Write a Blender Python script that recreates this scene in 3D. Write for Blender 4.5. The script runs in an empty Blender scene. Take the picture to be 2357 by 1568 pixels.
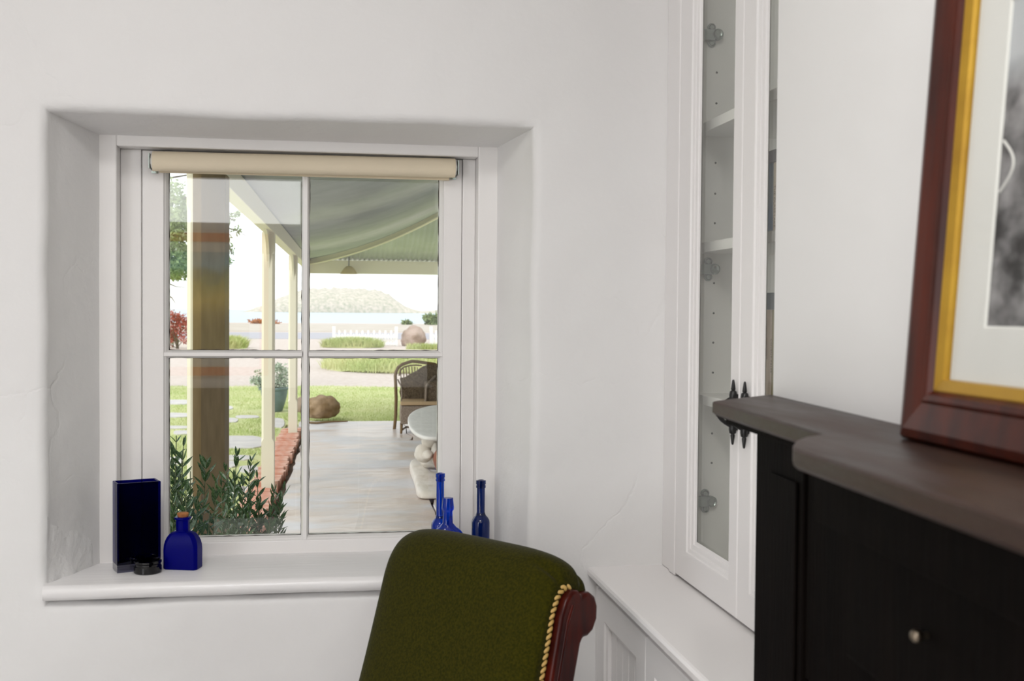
import bpy, bmesh, math, random
from mathutils import Vector, Matrix, noise
random.seed(7)
C = bpy.context.scene.collection
R = math.radians

# ------------------------------------------------------------------ camera
FPX, W, H = 2600.0, 2357.0, 1568.0
CAM = Vector((0, 0, 1.35))
_a, _p, _r = R(9.56), R(-1.51), R(0.46)
FWD = Vector((math.sin(_a)*math.cos(_p), math.cos(_a)*math.cos(_p), math.sin(_p)))
_r0 = Vector((math.cos(_a), -math.sin(_a), 0)); _u0 = _r0.cross(FWD)
RIGHT = _r0*math.cos(_r) + _u0*math.sin(_r)
UP = _u0*math.cos(_r) - _r0*math.sin(_r)
cam_data = bpy.data.cameras.new('camera'); cam = bpy.data.objects.new('camera', cam_data); C.objects.link(cam)
m = Matrix((RIGHT, UP, -FWD)).transposed().to_4x4(); m.translation = CAM
cam.matrix_world = m
cam_data.sensor_width = 36; cam_data.lens = FPX/W*36
cam_data.clip_start = 0.05; cam_data.clip_end = 12000
cam_data.dof.use_dof = True; cam_data.dof.focus_distance = 3.2; cam_data.dof.aperture_fstop = 9
bpy.context.scene.camera = cam

# ------------------------------------------------------------------ world, daylight, exposure
SKY = 1.75
wd = bpy.data.worlds.new('overcast'); bpy.context.scene.world = wd; wd.use_nodes = True
bg = wd.node_tree.nodes['Background']; bg.inputs[0].default_value = (0.94, 0.975, 1.0, 1); bg.inputs[1].default_value = SKY
sun_d = bpy.data.lights.new('hazy_sun', 'SUN'); sun_d.energy = 1.3; sun_d.angle = R(25); sun_d.color = (1, .95, .87)
sun = bpy.data.objects.new('hazy_sun', sun_d); C.objects.link(sun); sun.rotation_euler = (R(38), R(-40), 0)
def area(name, loc, target, sx, sy, power, col):
    d = bpy.data.lights.new(name, 'AREA'); d.shape = 'RECTANGLE'; d.size = sx; d.size_y = sy; d.energy = power; d.color = col
    o = bpy.data.objects.new(name, d); C.objects.link(o); o.location = loc
    o.rotation_euler = (Vector(target)-Vector(loc)).to_track_quat('-Z', 'Y').to_euler()
area('daylight_back_window', (-.85, -2.78, 2.04), (-.85, 0, 2.04), 1.5, .36, 6.5, (1, .985, .97))
area('added_fill_high', (.48, -2.78, 2.62), (.3, 2.2, .4), 1.0, .56, 8, (.98, .985, 1))  # added fill light outside an unseen high window
area('added_fill_overhead', (-.35, -.55, 3.2), (-.35, -.55, 0), 1.1, 1.1, 56, (1, .986, .976))  # added fill light above an unseen skylight, brightens sill and worktop
area('added_fill_left', (-2.80, -1.75, 1.3), (.6, .9, .2), 1.4, 1.7, 36, (.985, .985, 1))  # added fill light beyond an unseen left window
cy = bpy.context.scene.cycles
cy.max_bounces = 8; cy.transmission_bounces = 6; cy.caustics_reflective = False; cy.caustics_refractive = False
vs = bpy.context.scene.view_settings
vs.view_transform = 'Standard'; vs.look = 'None'; vs.exposure = 0.0; vs.gamma = 1.0; vs.use_curve_mapping = False

# ------------------------------------------------------------------ pixel helpers (a direction; distance from the plane touched)
def ray(px, py): return FWD + RIGHT*((px-W/2)/FPX) - UP*((py-H/2)/FPX)
def onY(px, py, y): d = ray(px, py); return CAM + d*(y/d.y)
def onX(px, py, x): d = ray(px, py); return CAM + d*(x/d.x)
def onZ(px, py, z): d = ray(px, py); return CAM + d*((z-CAM.z)/d.z)
def onV(px, py, y0):   # nearest row for a standing thing
    return onY(px, py, y0)
def proj(p):
    v = Vector(p)-CAM; z = v.dot(FWD); return (W/2+FPX*v.dot(RIGHT)/z, H/2-FPX*v.dot(UP)/z, z)

# ------------------------------------------------------------------ materials
def s2l(*c): return tuple((x/255/12.92 if x <= 10 else ((x/255+.055)/1.055)**2.4) for x in c)
MATS = {}
def pm(name, col, rough=.5, metal=0, col2=None, vscale=4, vdetail=4, bump=0, bscale=40, bdetail=5, spec=.5,
       stretch=(1, 1, 1), coat=0, trans=0, ior=1.5, lo=.35, hi=.65, sheen=0, rough2=None, crack=0, crscale=2):
    m = bpy.data.materials.new(name); m.use_nodes = True; nt = m.node_tree; N = nt.nodes; L = nt.links
    b = N['Principled BSDF']; b.inputs['Base Color'].default_value = (*col, 1); b.inputs['Roughness'].default_value = rough
    b.inputs['Metallic'].default_value = metal; b.inputs['Specular IOR Level'].default_value = spec; b.inputs['IOR'].default_value = ior
    b.inputs['Coat Weight'].default_value = coat; b.inputs['Transmission Weight'].default_value = trans
    if sheen: b.inputs['Sheen Weight'].default_value = sheen; b.inputs['Sheen Roughness'].default_value = .4
    if col2 or bump or crack or rough2 is not None:
        tc = N.new('ShaderNodeTexCoord'); mp = N.new('ShaderNodeMapping'); mp.inputs['Scale'].default_value = stretch
        L.new(tc.outputs['Object'], mp.inputs[0])
    if col2 or rough2 is not None:
        n = N.new('ShaderNodeTexNoise'); n.inputs['Scale'].default_value = vscale; n.inputs['Detail'].default_value = vdetail
        L.new(mp.outputs[0], n.inputs['Vector'])
        mr = N.new('ShaderNodeMapRange'); mr.inputs[1].default_value = lo; mr.inputs[2].default_value = hi
        L.new(n.outputs['Fac'], mr.inputs[0])
    if col2:
        mx = N.new('ShaderNodeMix'); mx.data_type = 'RGBA'; mx.inputs[6].default_value = (*col, 1); mx.inputs[7].default_value = (*col2, 1)
        L.new(mr.outputs[0], mx.inputs[0]); L.new(mx.outputs[2], b.inputs['Base Color'])
    if rough2 is not None:
        mq = N.new('ShaderNodeMapRange'); mq.inputs[3].default_value = rough; mq.inputs[4].default_value = rough2
        L.new(mr.outputs[0], mq.inputs[0]); L.new(mq.outputs[0], b.inputs['Roughness'])
    last = None
    if bump:
        n2 = N.new('ShaderNodeTexNoise'); n2.inputs['Scale'].default_value = bscale; n2.inputs['Detail'].default_value = bdetail
        L.new(mp.outputs[0], n2.inputs['Vector'])
        bp = N.new('ShaderNodeBump'); bp.inputs['Strength'].default_value = 1; bp.inputs['Distance'].default_value = bump
        L.new(n2.outputs['Fac'], bp.inputs['Height']); L.new(bp.outputs[0], b.inputs['Normal']); last = bp
    if crack:
        n3 = N.new('ShaderNodeTexNoise'); n3.inputs['Scale'].default_value = crscale*1.5; n3.inputs['Detail'].default_value = 6
        L.new(mp.outputs[0], n3.inputs['Vector'])
        vm = N.new('ShaderNodeVectorMath'); vm.operation = 'MULTIPLY_ADD'; vm.inputs[1].default_value = (.35, .35, .35)
        L.new(n3.outputs['Color'], vm.inputs[0]); L.new(mp.outputs[0], vm.inputs[2])
        vo = N.new('ShaderNodeTexVoronoi'); vo.feature = 'DISTANCE_TO_EDGE'; vo.inputs['Scale'].default_value = crscale
        L.new(vm.outputs[0], vo.inputs['Vector'])
        r2 = N.new('ShaderNodeMapRange'); r2.inputs[1].default_value = 0; r2.inputs[2].default_value = .012
        L.new(vo.outputs['Distance'], r2.inputs[0])
        # cracks only here and there
        n4 = N.new('ShaderNodeTexNoise'); n4.inputs['Scale'].default_value = crscale*.8; L.new(mp.outputs[0], n4.inputs['Vector'])
        r3 = N.new('ShaderNodeMapRange'); r3.inputs[1].default_value = .5; r3.inputs[2].default_value = .58
        L.new(n4.outputs['Fac'], r3.inputs[0])
        mm = N.new('ShaderNodeMix'); mm.data_type = 'FLOAT'; mm.inputs[2].default_value = 1
        L.new(r3.outputs[0], mm.inputs[0]); L.new(r2.outputs[0], mm.inputs[3])
        b2 = N.new('ShaderNodeBump'); b2.inputs['Distance'].default_value = crack
        L.new(mm.outputs[0], b2.inputs['Height'])
        if last: L.new(last.outputs[0], b2.inputs['Normal'])
        L.new(b2.outputs[0], b.inputs['Normal'])
    MATS[name] = m; return m

M = MATS
wallc = s2l(234, 233, 232)
pm('plaster', wallc, .58, bump=.010, bscale=6, bdetail=7, crack=.0006, crscale=2.2, col2=s2l(229, 227, 226), vscale=1.2)
pm('plaster_smooth', wallc, .6, bump=.003, bscale=5, bdetail=3)
pm('plaster_rough', wallc, .55, bump=.02, bscale=11, bdetail=5)
pm('ceiling_paint', s2l(238, 235, 230), .7, bump=.003, bscale=8)
pm('gloss_white', s2l(238, 235, 233), .32, bump=.0007, bscale=30, spec=.5)
pm('sill_paint', s2l(238, 236, 236), .28, bump=.0012, bscale=8, stretch=(1, 8, 8))
pm('satin_white', s2l(240, 237, 236), .3, spec=.5)
pm('cupboard_inside', s2l(248, 247, 242), .5)
pm('floorboards', s2l(226, 225, 224), .9, col2=s2l(220, 218, 216), vscale=60, bump=.003, bscale=200)
pm('putty', s2l(66, 58, 52), .8)
pm('blind_fabric', s2l(236, 222, 196), .8, bump=.0003, bscale=400)
pm('zinc', s2l(150, 160, 155), .25, metal=1)
pm('white_plastic', s2l(235, 235, 232), .4)
pm('iron', s2l(14, 13, 14), .35)
pm('mantel_wood', s2l(36, 23, 18), .36, col2=s2l(54, 35, 27), vscale=9, stretch=(3, .6, 3), bump=.0006, bscale=60, rough2=.46, spec=.22)
pm('surround_wood', s2l(9, 6, 5), .7, col2=s2l(14, 9, 7), vscale=10, stretch=(4, 4, .5), bump=.0008, bscale=40, spec=.04)
pm('soot_iron', s2l(7, 6, 6), .8, bump=.001, bscale=60, spec=.1)
pm('brass', s2l(128, 116, 102), .32, metal=1)
pm('mahogany', s2l(46, 13, 6), .35, col2=s2l(76, 26, 9), vscale=16, stretch=(2, 2, .35), spec=.25)
pm('chair_mahogany', s2l(46, 8, 5), .3, col2=s2l(76, 18, 8), vscale=30, stretch=(2, 2, .3), spec=.22)
pm('gilt', s2l(186, 146, 48), .35, metal=.5, col2=s2l(166, 126, 40), vscale=20, stretch=(1, .3, 1))
pm('mat_board', s2l(222, 222, 216), .8)
pm('velvet', s2l(56, 53, 4), .9, col2=s2l(40, 39, 3), vscale=260, vdetail=2, bump=.0006, bscale=420, sheen=.10, spec=.08)
pm('gimp', s2l(205, 168, 98), .55)
pm('orange_wood', s2l(226, 106, 40), .5)
pm('cork', s2l(196, 132, 78), .85, col2=s2l(150, 92, 50), vscale=60)
def glassmat(name, col, rough=.03, ior=1.5, mixd=None):
    m = bpy.data.materials.new(name); m.use_nodes = True; b = m.node_tree.nodes['Principled BSDF']
    b.inputs['Base Color'].default_value = (*col, 1); b.inputs['Roughness'].default_value = rough
    b.inputs['Transmission Weight'].default_value = 1 if mixd is None else mixd; b.inputs['IOR'].default_value = ior
    M[name] = m

glassmat('cobalt_frosted', (.001, .002, .24), .3, 1.15, .5)
glassmat('cobalt_bright', (.002, .05, .6), .04, 1.45, .8)
glassmat('cobalt_dark', (.003, .02, .17), .06, 1.45, .75)

pm('black_glass', s2l(6, 6, 10), .08)
def pane_mat(name, refl, tint):
    m = bpy.data.materials.new(name); m.use_nodes = True; nt = m.node_tree; N = nt.nodes; L = nt.links; N.clear()
    o = N.new('ShaderNodeOutputMaterial'); t = N.new('ShaderNodeBsdfTransparent'); t.inputs[0].default_value = (*tint, 1)
    g = N.new('ShaderNodeBsdfGlossy'); g.inputs['Roughness'].default_value = .015
    # thin sheet: the same two-sided Fresnel term (Schlick) on the entering and the leaving face
    ge = N.new('ShaderNodeNewGeometry'); dt = N.new('ShaderNodeVectorMath'); dt.operation = 'DOT_PRODUCT'; L.new(ge.outputs['Incoming'], dt.inputs[0]); L.new(ge.outputs['Normal'], dt.inputs[1])
    ab = N.new('ShaderNodeMath'); ab.operation = 'ABSOLUTE'; L.new(dt.outputs['Value'], ab.inputs[0])
    om = N.new('ShaderNodeMath'); om.operation = 'SUBTRACT'; om.inputs[0].default_value = 1; L.new(ab.outputs[0], om.inputs[1])
    pw = N.new('ShaderNodeMath'); pw.operation = 'POWER'; pw.inputs[1].default_value = 5; L.new(om.outputs[0], pw.inputs[0])
    fa_ = N.new('ShaderNodeMath'); fa_.operation = 'MULTIPLY_ADD'; fa_.inputs[1].default_value = .96; fa_.inputs[2].default_value = .04; L.new(pw.outputs[0], fa_.inputs[0])
    a = N.new('ShaderNodeMath'); a.operation = 'MULTIPLY'; a.inputs[1].default_value = refl; a.use_clamp = True; L.new(fa_.outputs[0], a.inputs[0])
    x = N.new('ShaderNodeMixShader'); L.new(a.outputs[0], x.inputs[0]); L.new(t.outputs[0], x.inputs[1]); L.new(g.outputs[0], x.inputs[2])
    L.new(x.outputs[0], o.inputs[0]); M[name] = m
pane_mat('cobalt_thick', .7, (.05, .055, .37)); pane_mat('clear_glass_base', 1.5, (.4, .4, .5))
pane_mat('window_glass', 1.3, (.985, .99, .985))
pane_mat('cupboard_glass', .8, (.985, .99, .98))
pane_mat('picture_glass', .3, (.99, .99, .99))
# outdoors
pm('post_cream', s2l(232, 226, 208), .5, bump=.0006, bscale=20, stretch=(8, 8, 1))
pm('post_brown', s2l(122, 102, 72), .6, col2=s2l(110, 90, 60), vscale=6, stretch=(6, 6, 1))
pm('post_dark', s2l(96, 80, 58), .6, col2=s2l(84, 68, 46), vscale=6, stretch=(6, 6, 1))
pm('roof_iron', s2l(164, 173, 174), .3, metal=.15, col2=s2l(150, 160, 160), vscale=3)
pm('flagstone', s2l(208, 192, 182), .3, col2=s2l(214, 212, 216), vscale=2.2, vdetail=7, bump=.035, bscale=3.5, bdetail=6, stretch=(.75, 1.4, 1), rough2=.5, lo=.4, hi=.62)
pm('joint_soil', s2l(92, 74, 60), .9)
pm('brick_clay', s2l(208, 142, 116), .85, col2=s2l(220, 184, 168), vscale=14, bump=.004, bscale=30)
pm('lawn', s2l(196, 198, 146), .9, col2=s2l(174, 184, 120), vscale=1.4, vdetail=6)
pm('grass_blade', s2l(180, 196, 128), .7, col2=s2l(204, 208, 160), vscale=.8)
pm('bed_grass', s2l(172, 188, 114), .7, col2=s2l(206, 206, 150), vscale=.5)
pm('gravel', s2l(186, 172, 162), .95, col2=s2l(202, 192, 184), vscale=9, vdetail=8, bump=.02, bscale=30)
pm('dry_ground', s2l(176, 166, 152), .95, col2=s2l(190, 182, 172), vscale=.4)
pm('asphalt', s2l(164, 163, 170), .9)
pm('paver', s2l(188, 184, 184), .7, col2=s2l(204, 200, 196), vscale=4, bump=.01, bscale=9)
pm('boulder', s2l(164, 140, 114), .85, col2=s2l(116, 90, 54), vscale=4, bump=.02, bscale=14)
pm('far_rock', s2l(176, 156, 144), .9, col2=s2l(146, 128, 112), vscale=2, bump=.05, bscale=4)
pm('whitewashed_stone', s2l(222, 216, 208), .8, col2=s2l(206, 198, 186), vscale=6, bump=.012, bscale=14)
pm('slab_stone', s2l(230, 228, 226), .75, col2=s2l(238, 236, 234), vscale=5, bump=.008, bscale=12)
pm('red_stone', s2l(158, 104, 84), .85, col2=s2l(130, 84, 66), vscale=8)
pm('wicker', s2l(122, 106, 86), .7, col2=s2l(84, 70, 54), vscale=70, bump=.006, bscale=90)
pm('wicker_pale', s2l(160, 146, 132), .7, col2=s2l(124, 108, 96), vscale=70, bump=.006, bscale=90)
pm('cane', s2l(118, 94, 62), .55)
pm('seat_pad', s2l(188, 162, 128), .8)
pm('pot_glaze', s2l(124, 142, 148), .4, col2=s2l(108, 126, 132), vscale=8)
pm('sage_leaf', s2l(184, 198, 178), .7, col2=s2l(156, 174, 152), vscale=12)
pm('olive_leaf', s2l(38, 66, 36), .26, col2=s2l(92, 120, 80), vscale=8)
pm('olive_stem', s2l(104, 112, 82), .7)
pm('tree_leaf', s2l(140, 156, 102), .6, col2=s2l(108, 130, 86), vscale=1.5)
pm('bark', s2l(96, 88, 78), .9)
pm('red_leaf', s2l(184, 92, 88), .6, col2=s2l(150, 70, 62), vscale=4)
pm('fence_white', s2l(240, 240, 238), .5)
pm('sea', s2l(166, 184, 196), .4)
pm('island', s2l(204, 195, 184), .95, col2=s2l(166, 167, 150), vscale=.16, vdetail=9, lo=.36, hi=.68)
pm('lamp_shade', s2l(190, 172, 116), .5)
pm('book_blue', s2l(70, 96, 128), .6, col2=s2l(96, 100, 92), vscale=9, stretch=(1, 1, 1))
pm('book_grey', s2l(92, 88, 96), .6)
pm('book_slate', s2l(92, 100, 108), .6)
pm('book_cream', s2l(210, 196, 172), .6)
pm('book_beige', s2l(204, 186, 168), .6)
pm('book_olive', s2l(160, 146, 96), .6)
pm('book_brown', s2l(110, 84, 62), .6)
pm('ink_brown', s2l(120, 96, 74), .8)
pm('ink_red', s2l(150, 108, 96), .8)
pm('paper', s2l(225, 218, 200), .8)
pm('peg_shadow', s2l(70, 68, 60), .9)

# ------------------------------------------------------------------ mesh helpers
WORLD = {}   # object -> world origin (translation only)
class B:
    def __init__(s): s.v = []; s.f = []
    def add(s, vs, fs):
        k = len(s.v); s.v += [tuple(x) for x in vs]; s.f += [tuple(i+k for i in f) for f in fs]
    def box(s, x0, x1, y0, y1, z0, z1):
        s.add([(x, y, z) for z in (z0, z1) for y in (y0, y1) for x in (x0, x1)],
              [(0, 2, 3, 1), (4, 5, 7, 6), (0, 1, 5, 4), (2, 6, 7, 3), (0, 4, 6, 2), (1, 3, 7, 5)]); return s
    def loft(s, loops, closed=True, caps=True):
        n = len(loops[0]); k = len(s.v)
        for lp in loops: s.v += [tuple(p) for p in lp]
        for i in range(len(loops)-1):
            for j in range(n if closed else n-1):
                j2 = (j+1) % n; s.f.append((k+i*n+j, k+i*n+j2, k+(i+1)*n+j2, k+(i+1)*n+j))
        if caps and closed:
            s.f.append(tuple(k+j for j in range(n))[::-1]); s.f.append(tuple(k+(len(loops)-1)*n+j for j in range(n)))
        return s
    def prism(s, poly, vec):
        v = Vector(vec); return s.loft([poly, [tuple(Vector(p)+v) for p in poly]])
    def lathe(s, c, prof, n=24, sq=1.0, rot=0):
        loops = []
        for r, z in prof:
            loops.append([(c[0]+r*math.cos(t)*math.cos(rot)-r*sq*math.sin(t)*math.sin(rot),
                           c[1]+r*math.cos(t)*math.sin(rot)+r*sq*math.sin(t)*math.cos(rot), c[2]+z)
                          for t in [2*math.pi*i/n for i in range(n)]])
        return s.loft(loops)
    def tube(s, pts, rad, n=8):
        pts = [Vector(p) for p in pts]; rads = rad if isinstance(rad, (list, tuple)) else [rad]*len(pts)
        loops = []; up = Vector((0, 0, 1))
        for i, p in enumerate(pts):
            t = (pts[min(i+1, len(pts)-1)]-pts[max(i-1, 0)]).normalized()
            if i == 0:
                a = t.cross(up)
                if a.length < .05: a = t.cross(Vector((1, 0, 0)))
                a.normalize()
            else:
                a = (a - t*a.dot(t)).normalized()
            b = t.cross(a)
            loops.append([p+(a*math.cos(q)+b*math.sin(q))*rads[i] for q in [2*math.pi*k/n for k in range(n)]])
        return s.loft(loops)
    def rects(s, loops, f3, closed=False):
        """nested rectangles (u0,u1,v0,v1,h): mitred mouldings"""
        n = 4; k = len(s.v)
        for (u0, u1, v0, v1, h) in loops: s.v += [tuple(f3(*q, h)) for q in ((u0, v0), (u1, v0), (u1, v1), (u0, v1))]
        m_ = len(loops)
        for i in range(m_ if closed else m_-1):
            i2 = (i+1) % m_
            for j in range(4):
                j2 = (j+1) % 4; s.f.append((k+i*4+j, k+i*4+j2, k+i2*4+j2, k+i2*4+j))
        return s
    def mesh(s, name, mat, off=Vector((0, 0, 0)), smooth=None):
        me = bpy.data.meshes.new(name); me.from_pydata([tuple(Vector(v)-off) for v in s.v], [], s.f)
        bm = bmesh.new(); bm.from_mesh(me); bmesh.ops.recalc_face_normals(bm, faces=bm.faces); bm.to_mesh(me); bm.free()
        if smooth:
            me.shade_smooth(); me.set_sharp_from_angle(angle=R(smooth))
        if mat: me.materials.append(M[mat] if isinstance(mat, str) else mat)
        return me
    def build(s, name, mat, parent=None, smooth=None, bevel=0):
        if parent is None:
            xs, ys, zs = zip(*s.v); off = Vector(((min(xs)+max(xs))/2, (min(ys)+max(ys))/2, min(zs)))
        else: off = WORLD[parent.name]
        me = s.mesh(name, mat, off, smooth); o = bpy.data.objects.new(name, me); C.objects.link(o)
        if parent is None: o.location = off
        else: o.parent = parent
        WORLD[o.name] = off
        if bevel:
            b = o.modifiers.new('bevel', 'BEVEL'); b.width = bevel; b.segments = 2; b.limit_method = 'ANGLE'; b.angle_limit = R(40)
        return o
def tag(o, label, cat=None, group=None, kind=None):
    if label: o['label'] = label
    if cat: o['category'] = cat
    if group: o['group'] = group
    if kind: o['kind'] = kind
    return o
def thing(name, loc, label, cat, group=None):
    o = bpy.data.objects.new(name, None); C.objects.link(o); o.location = loc; o.empty_display_size = .05
    WORLD[o.name] = Vector(loc); return tag(o, label, cat, group)
def struct(o, label=None, cat=None): o['kind'] = 'structure'; return tag(o, label, cat)
def piece(name, me, parent, loc, rot=None, scale=None):
    o = bpy.data.objects.new(name, me); C.objects.link(o); o.parent = parent; o.location = Vector(loc)-WORLD[parent.name]
    if rot is not None:
        if hasattr(rot, 'w'): o.rotation_mode = 'QUATERNION'; o.rotation_quaternion = rot
        else: o.rotation_euler = rot
    if scale: o.scale = scale
    WORLD[o.name] = Vector(loc); return o
def stone(c, r, seed=0, sub=3, amp=.12, freq=1.6, flat=None):
    bm = bmesh.new(); bmesh.ops.create_icosphere(bm, subdivisions=sub, radius=1)
    b = B(); vs = []
    for v in bm.verts:
        d = 1+amp*noise.fractal(v.co*freq+Vector((seed*7.1, seed*3.3, 0)), 1, 2, 4)
        z = v.co.z*d
        if flat is not None and z < flat: z = flat+(z-flat)*.15
        vs.append((c[0]+v.co.x*d*r[0], c[1]+v.co.y*d*r[1], c[2]+z*r[2]))
    b.add(vs, [[v.index for v in f.verts] for f in bm.faces]); bm.free(); return b

# ================================================================== ROOM SHELL
YW, YC, YS, YO = 2.20, 2.36, 2.405, 2.62        # wall face, casing face, sash face, outside face
XL, XR, YB, ZC = -2.6, 1.06, -2.6, 3.0
def X_(px, y, py=800): return onY(px, py, y).x
op = dict(l=X_(109, YW), r=X_(1221, YW), t=(onY(115, 262, YW).z+onY(1225, 290, YW).z)/2, b=.80)
ob = dict(l=X_(245, YC), r=X_(1131, YC), t=(onY(245, 315, YC).z+onY(1095, 342, YC).z)/2, b=.80)
def ring(l, r, b, t, y, n=28, amp=0.0, seed=0):
    pts = []
    for (x0, z0, x1, z1) in ((l, b, r, b), (r, b, r, t), (r, t, l, t), (l, t, l, b)):
        for i in range(n):
            q = i/n; pts.append([x0+(x1-x0)*q, y, z0+(z1-z0)*q])
    if amp:
        for p in pts:
            d = noise.noise_vector(Vector((p[0]*6, seed, p[2]*6)))*amp
            p[0] += d.x; p[2] += d.z; p[1] += d.y*.5
    return pts
w = B(); rr = .02
loops = [ring(XL, XR+.02, 0, ZC, YW)]
loops.append(ring(op['l']-.05, op['r']+.05, op['b']-.05, op['t']+.05, YW, amp=.0))
for k in range(7):
    q = k/6*math.pi/2
    loops.append(ring(op['l']-rr*(1-math.sin(q)), op['r']+rr*(1-math.sin(q)), op['b']-rr*(1-math.sin(q)), op['t']+rr*(1-math.sin(q)), YW+rr*(1-math.cos(q)), amp=.005))
for k in range(1, 6):
    q = k/5; y = YW+rr+(YC+.03-YW-rr)*q
    loops.append(ring(op['l']+(ob['l']-op['l'])*q, op['r']+(ob['r']-op['r'])*q, .80, op['t']+(ob['t']-op['t'])*q, y, amp=.005*(1-q)))
loops.append(ring(ob['l'], ob['r'], .80, ob['t'], YO))
loops.append(ring(XL, XR+.3, -.2, ZC+.3, YO))
w.loft(loops, caps=False)
struct(w.build('wall_front', 'plaster', smooth=50), 'white lumpy plaster wall around the deep window recess', 'wall')
struct(B().box(XL, XR, YB, YW, -.02, 0).build('floor', 'floorboards'))
cl_ = B()
for (a0, a1, c0, c1) in ((XL-.1, -.9, YB-.1, YO), (.2, XR+.1, YB-.1, YO), (-.9, .2, YB-.1, -1.1), (-.9, .2, 0, YO)): cl_.box(a0, a1, c0, c1, ZC, ZC+.08)
struct(cl_.build('ceiling', 'ceiling_paint'))
sk = thing('added_skylight', (-.35, -.55, ZC), 'white framed skylight added above the viewer for fill light', 'window'); sk['kind'] = 'structure'  # unseen skylight, added as the opening for the overhead fill light
for (a0, a1, c0, c1) in ((-.9, -.86, -1.1, 0), (.16, .2, -1.1, 0), (-.86, .16, -1.1, -1.06), (-.86, .16, -.04, 0)): B().box(a0, a1, c0, c1, ZC+.01, ZC+.10).build('frame_bar', 'gloss_white', sk)
def holed(name, axis, plane, thick, u0, u1, v0, v1, hu0, hu1, hv0, hv1, mat):
    b = B()
    for (a0, a1, c0, c1) in ((u0, hu0, v0, v1), (hu1, u1, v0, v1), (hu0, hu1, v0, hv0), (hu0, hu1, hv1, v1)):
        if axis == 'x': b.box(plane-thick, plane, a0, a1, c0, c1)
        else: b.box(a0, a1, plane-thick, plane, c0, c1)
    return b.build(name, mat)
struct(holed('wall_left', 'x', XL, .12, YB-.12, YW, 0, ZC, -2.5, -1.0, .4, 2.2, 'plaster'))
wb = B()
for (a0, a1, c0, c1) in ((XL, -1.6, 0, ZC), (-1.6, XR, 0, 1.86), (-1.6, -.04, 2.22, ZC), (-.04, XR, 2.22, 2.33), (-.04, XR, 2.92, ZC), (1.0, XR, 2.33, 2.92), (-.10, XR, 1.86, 2.22)):
    wb.box(min(a0, a1), max(a0, a1), YB-.12, YB, c0, c1)
struct(wb.build('wall_back', 'plaster'))
struct(B().box(XR, XR+.1, YB, YO, 0, ZC).build('wall_right', 'plaster'))
tr = thing('added_dark_trim', (-.77, YB, 0), 'dark wooden wainscot added behind the viewer to darken pane reflections', 'panelling'); tr['kind'] = 'structure'  # unseen panelling added to darken the room's reflection in the panes
for k in range(9):
    xa = XL+.01+(XR-XL-.02)*k/9; xb = XL+.01+(XR-XL-.02)*(k+1)/9
    B().box(xa+.002, xb-.002, YB+.0005, YB+.018, 0, .80).build('panel', 'surround_wood', tr, bevel=.004)
B().box(XL+.01, XR-.01, YB+.0005, YB+.03, .8005, .84).build('rail', 'surround_wood', tr, bevel=.004)
# windows behind the viewer (frames and bars); the small high and left ones are added
def bars(name, axis, plane, u0, u1, v0, v1, nu, nv, label):
    r = thing(name, (0, 0, 0), label, 'window'); r['kind'] = 'structure'
    def bx(a0, a1, c0, c1, nm):
        b = B()
        if axis == 'x': b.box(plane-.07, plane-.03, a0, a1, c0, c1)
        else: b.box(a0, a1, plane-.07, plane-.03, c0, c1)
        b.build(nm, 'gloss_white', r)
    bx(u0, u1, v0, v0+.04, 'rail'); bx(u0, u1, v1-.04, v1, 'rail'); bx(u0, u0+.04, v0+.04, v1-.04, 'stile'); bx(u1-.04, u1, v0+.04, v1-.04, 'stile')
    for i in range(1, nu): c = u0+(u1-u0)*i/nu; bx(c-.012, c+.012, v0+.04, v1-.04, 'glazing_bar')
    for i in range(1, nv): c = v0+(v1-v0)*i/nv; bx(u0+.04, u1-.04, c-.012, c+.012, 'glazing_bar')
bars('window_2', 'y', YB, -1.6, -.10, 1.86, 2.22, 1, 1, 'high white window band in the wall behind the viewer')
bars('added_high_window', 'y', YB, -.04, 1.0, 2.33, 2.92, 2, 1, 'small high white window added in the back wall, right side, for fill light')  # unseen window added as the opening for the high fill light

bars('added_left_window', 'x', XL, -2.5, -1.0, .4, 2.2, 2, 2, 'large white barred window in the wall left of the viewer')  # unseen window added so the left fill light has an opening

# chimney breast (its face runs slightly out of square, taken from the shelf's back edge)
ZM = 1.241
Pa = onZ(1775, 908.5, ZM); Pb = onZ(2067, 976, ZM)
bdir = (Pb-Pa); bdir.z = 0; bdir.normalize()                 # towards the viewer along the breast
bn = Vector((bdir.y, -bdir.x, 0))
if bn.x > 0: bn = -bn                                          # out of the wall, into the room
Pc = Pa + bdir*1.5
poly = [(Pa.x, Pa.y, 0), (Pc.x, Pc.y, 0), (XR, Pc.y, 0), (XR, Pa.y+.02, 0)]
struct(B().prism(poly, (0, 0, ZC)).build('wall_chimney', 'plaster_smooth', bevel=.008), 'smooth white chimney breast behind the framed picture', 'wall')
def br(u, n, z): p = Pa+bdir*u+bn*n; return (p.x, p.y, z)      # chimney-breast coordinates

# ================================================================== WINDOW
ZS = .835
win = thing('window_1', (X_(700, YS), YS, ZS), 'white four-pane sash window in the deep plaster recess', 'window'); win['kind'] = 'structure'
zt_c = ob['t']
xl0, xl1 = X_(245, YC), X_(269, YC)
xr1, xr0 = X_(1131, YC), X_(1098, YC)
zch = (onY(700, 349, YC).z)
for nm, (x0, x1, z0, z1) in {'casing_left': (xl0-.02, xl1, ZS-.02, zt_c+.02), 'casing_right': (xr0, xr1+.02, ZS-.02, zt_c+.02)}.items():
    B().box(x0, x1, YC, YO-.02, z0, z1).build('casing', 'gloss_white', win, bevel=.003)
B().box(xl1-.001, xr0+.001, YC, YO-.02, zch, zt_c+.02).build('casing', 'gloss_white', win, bevel=.003)
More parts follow.
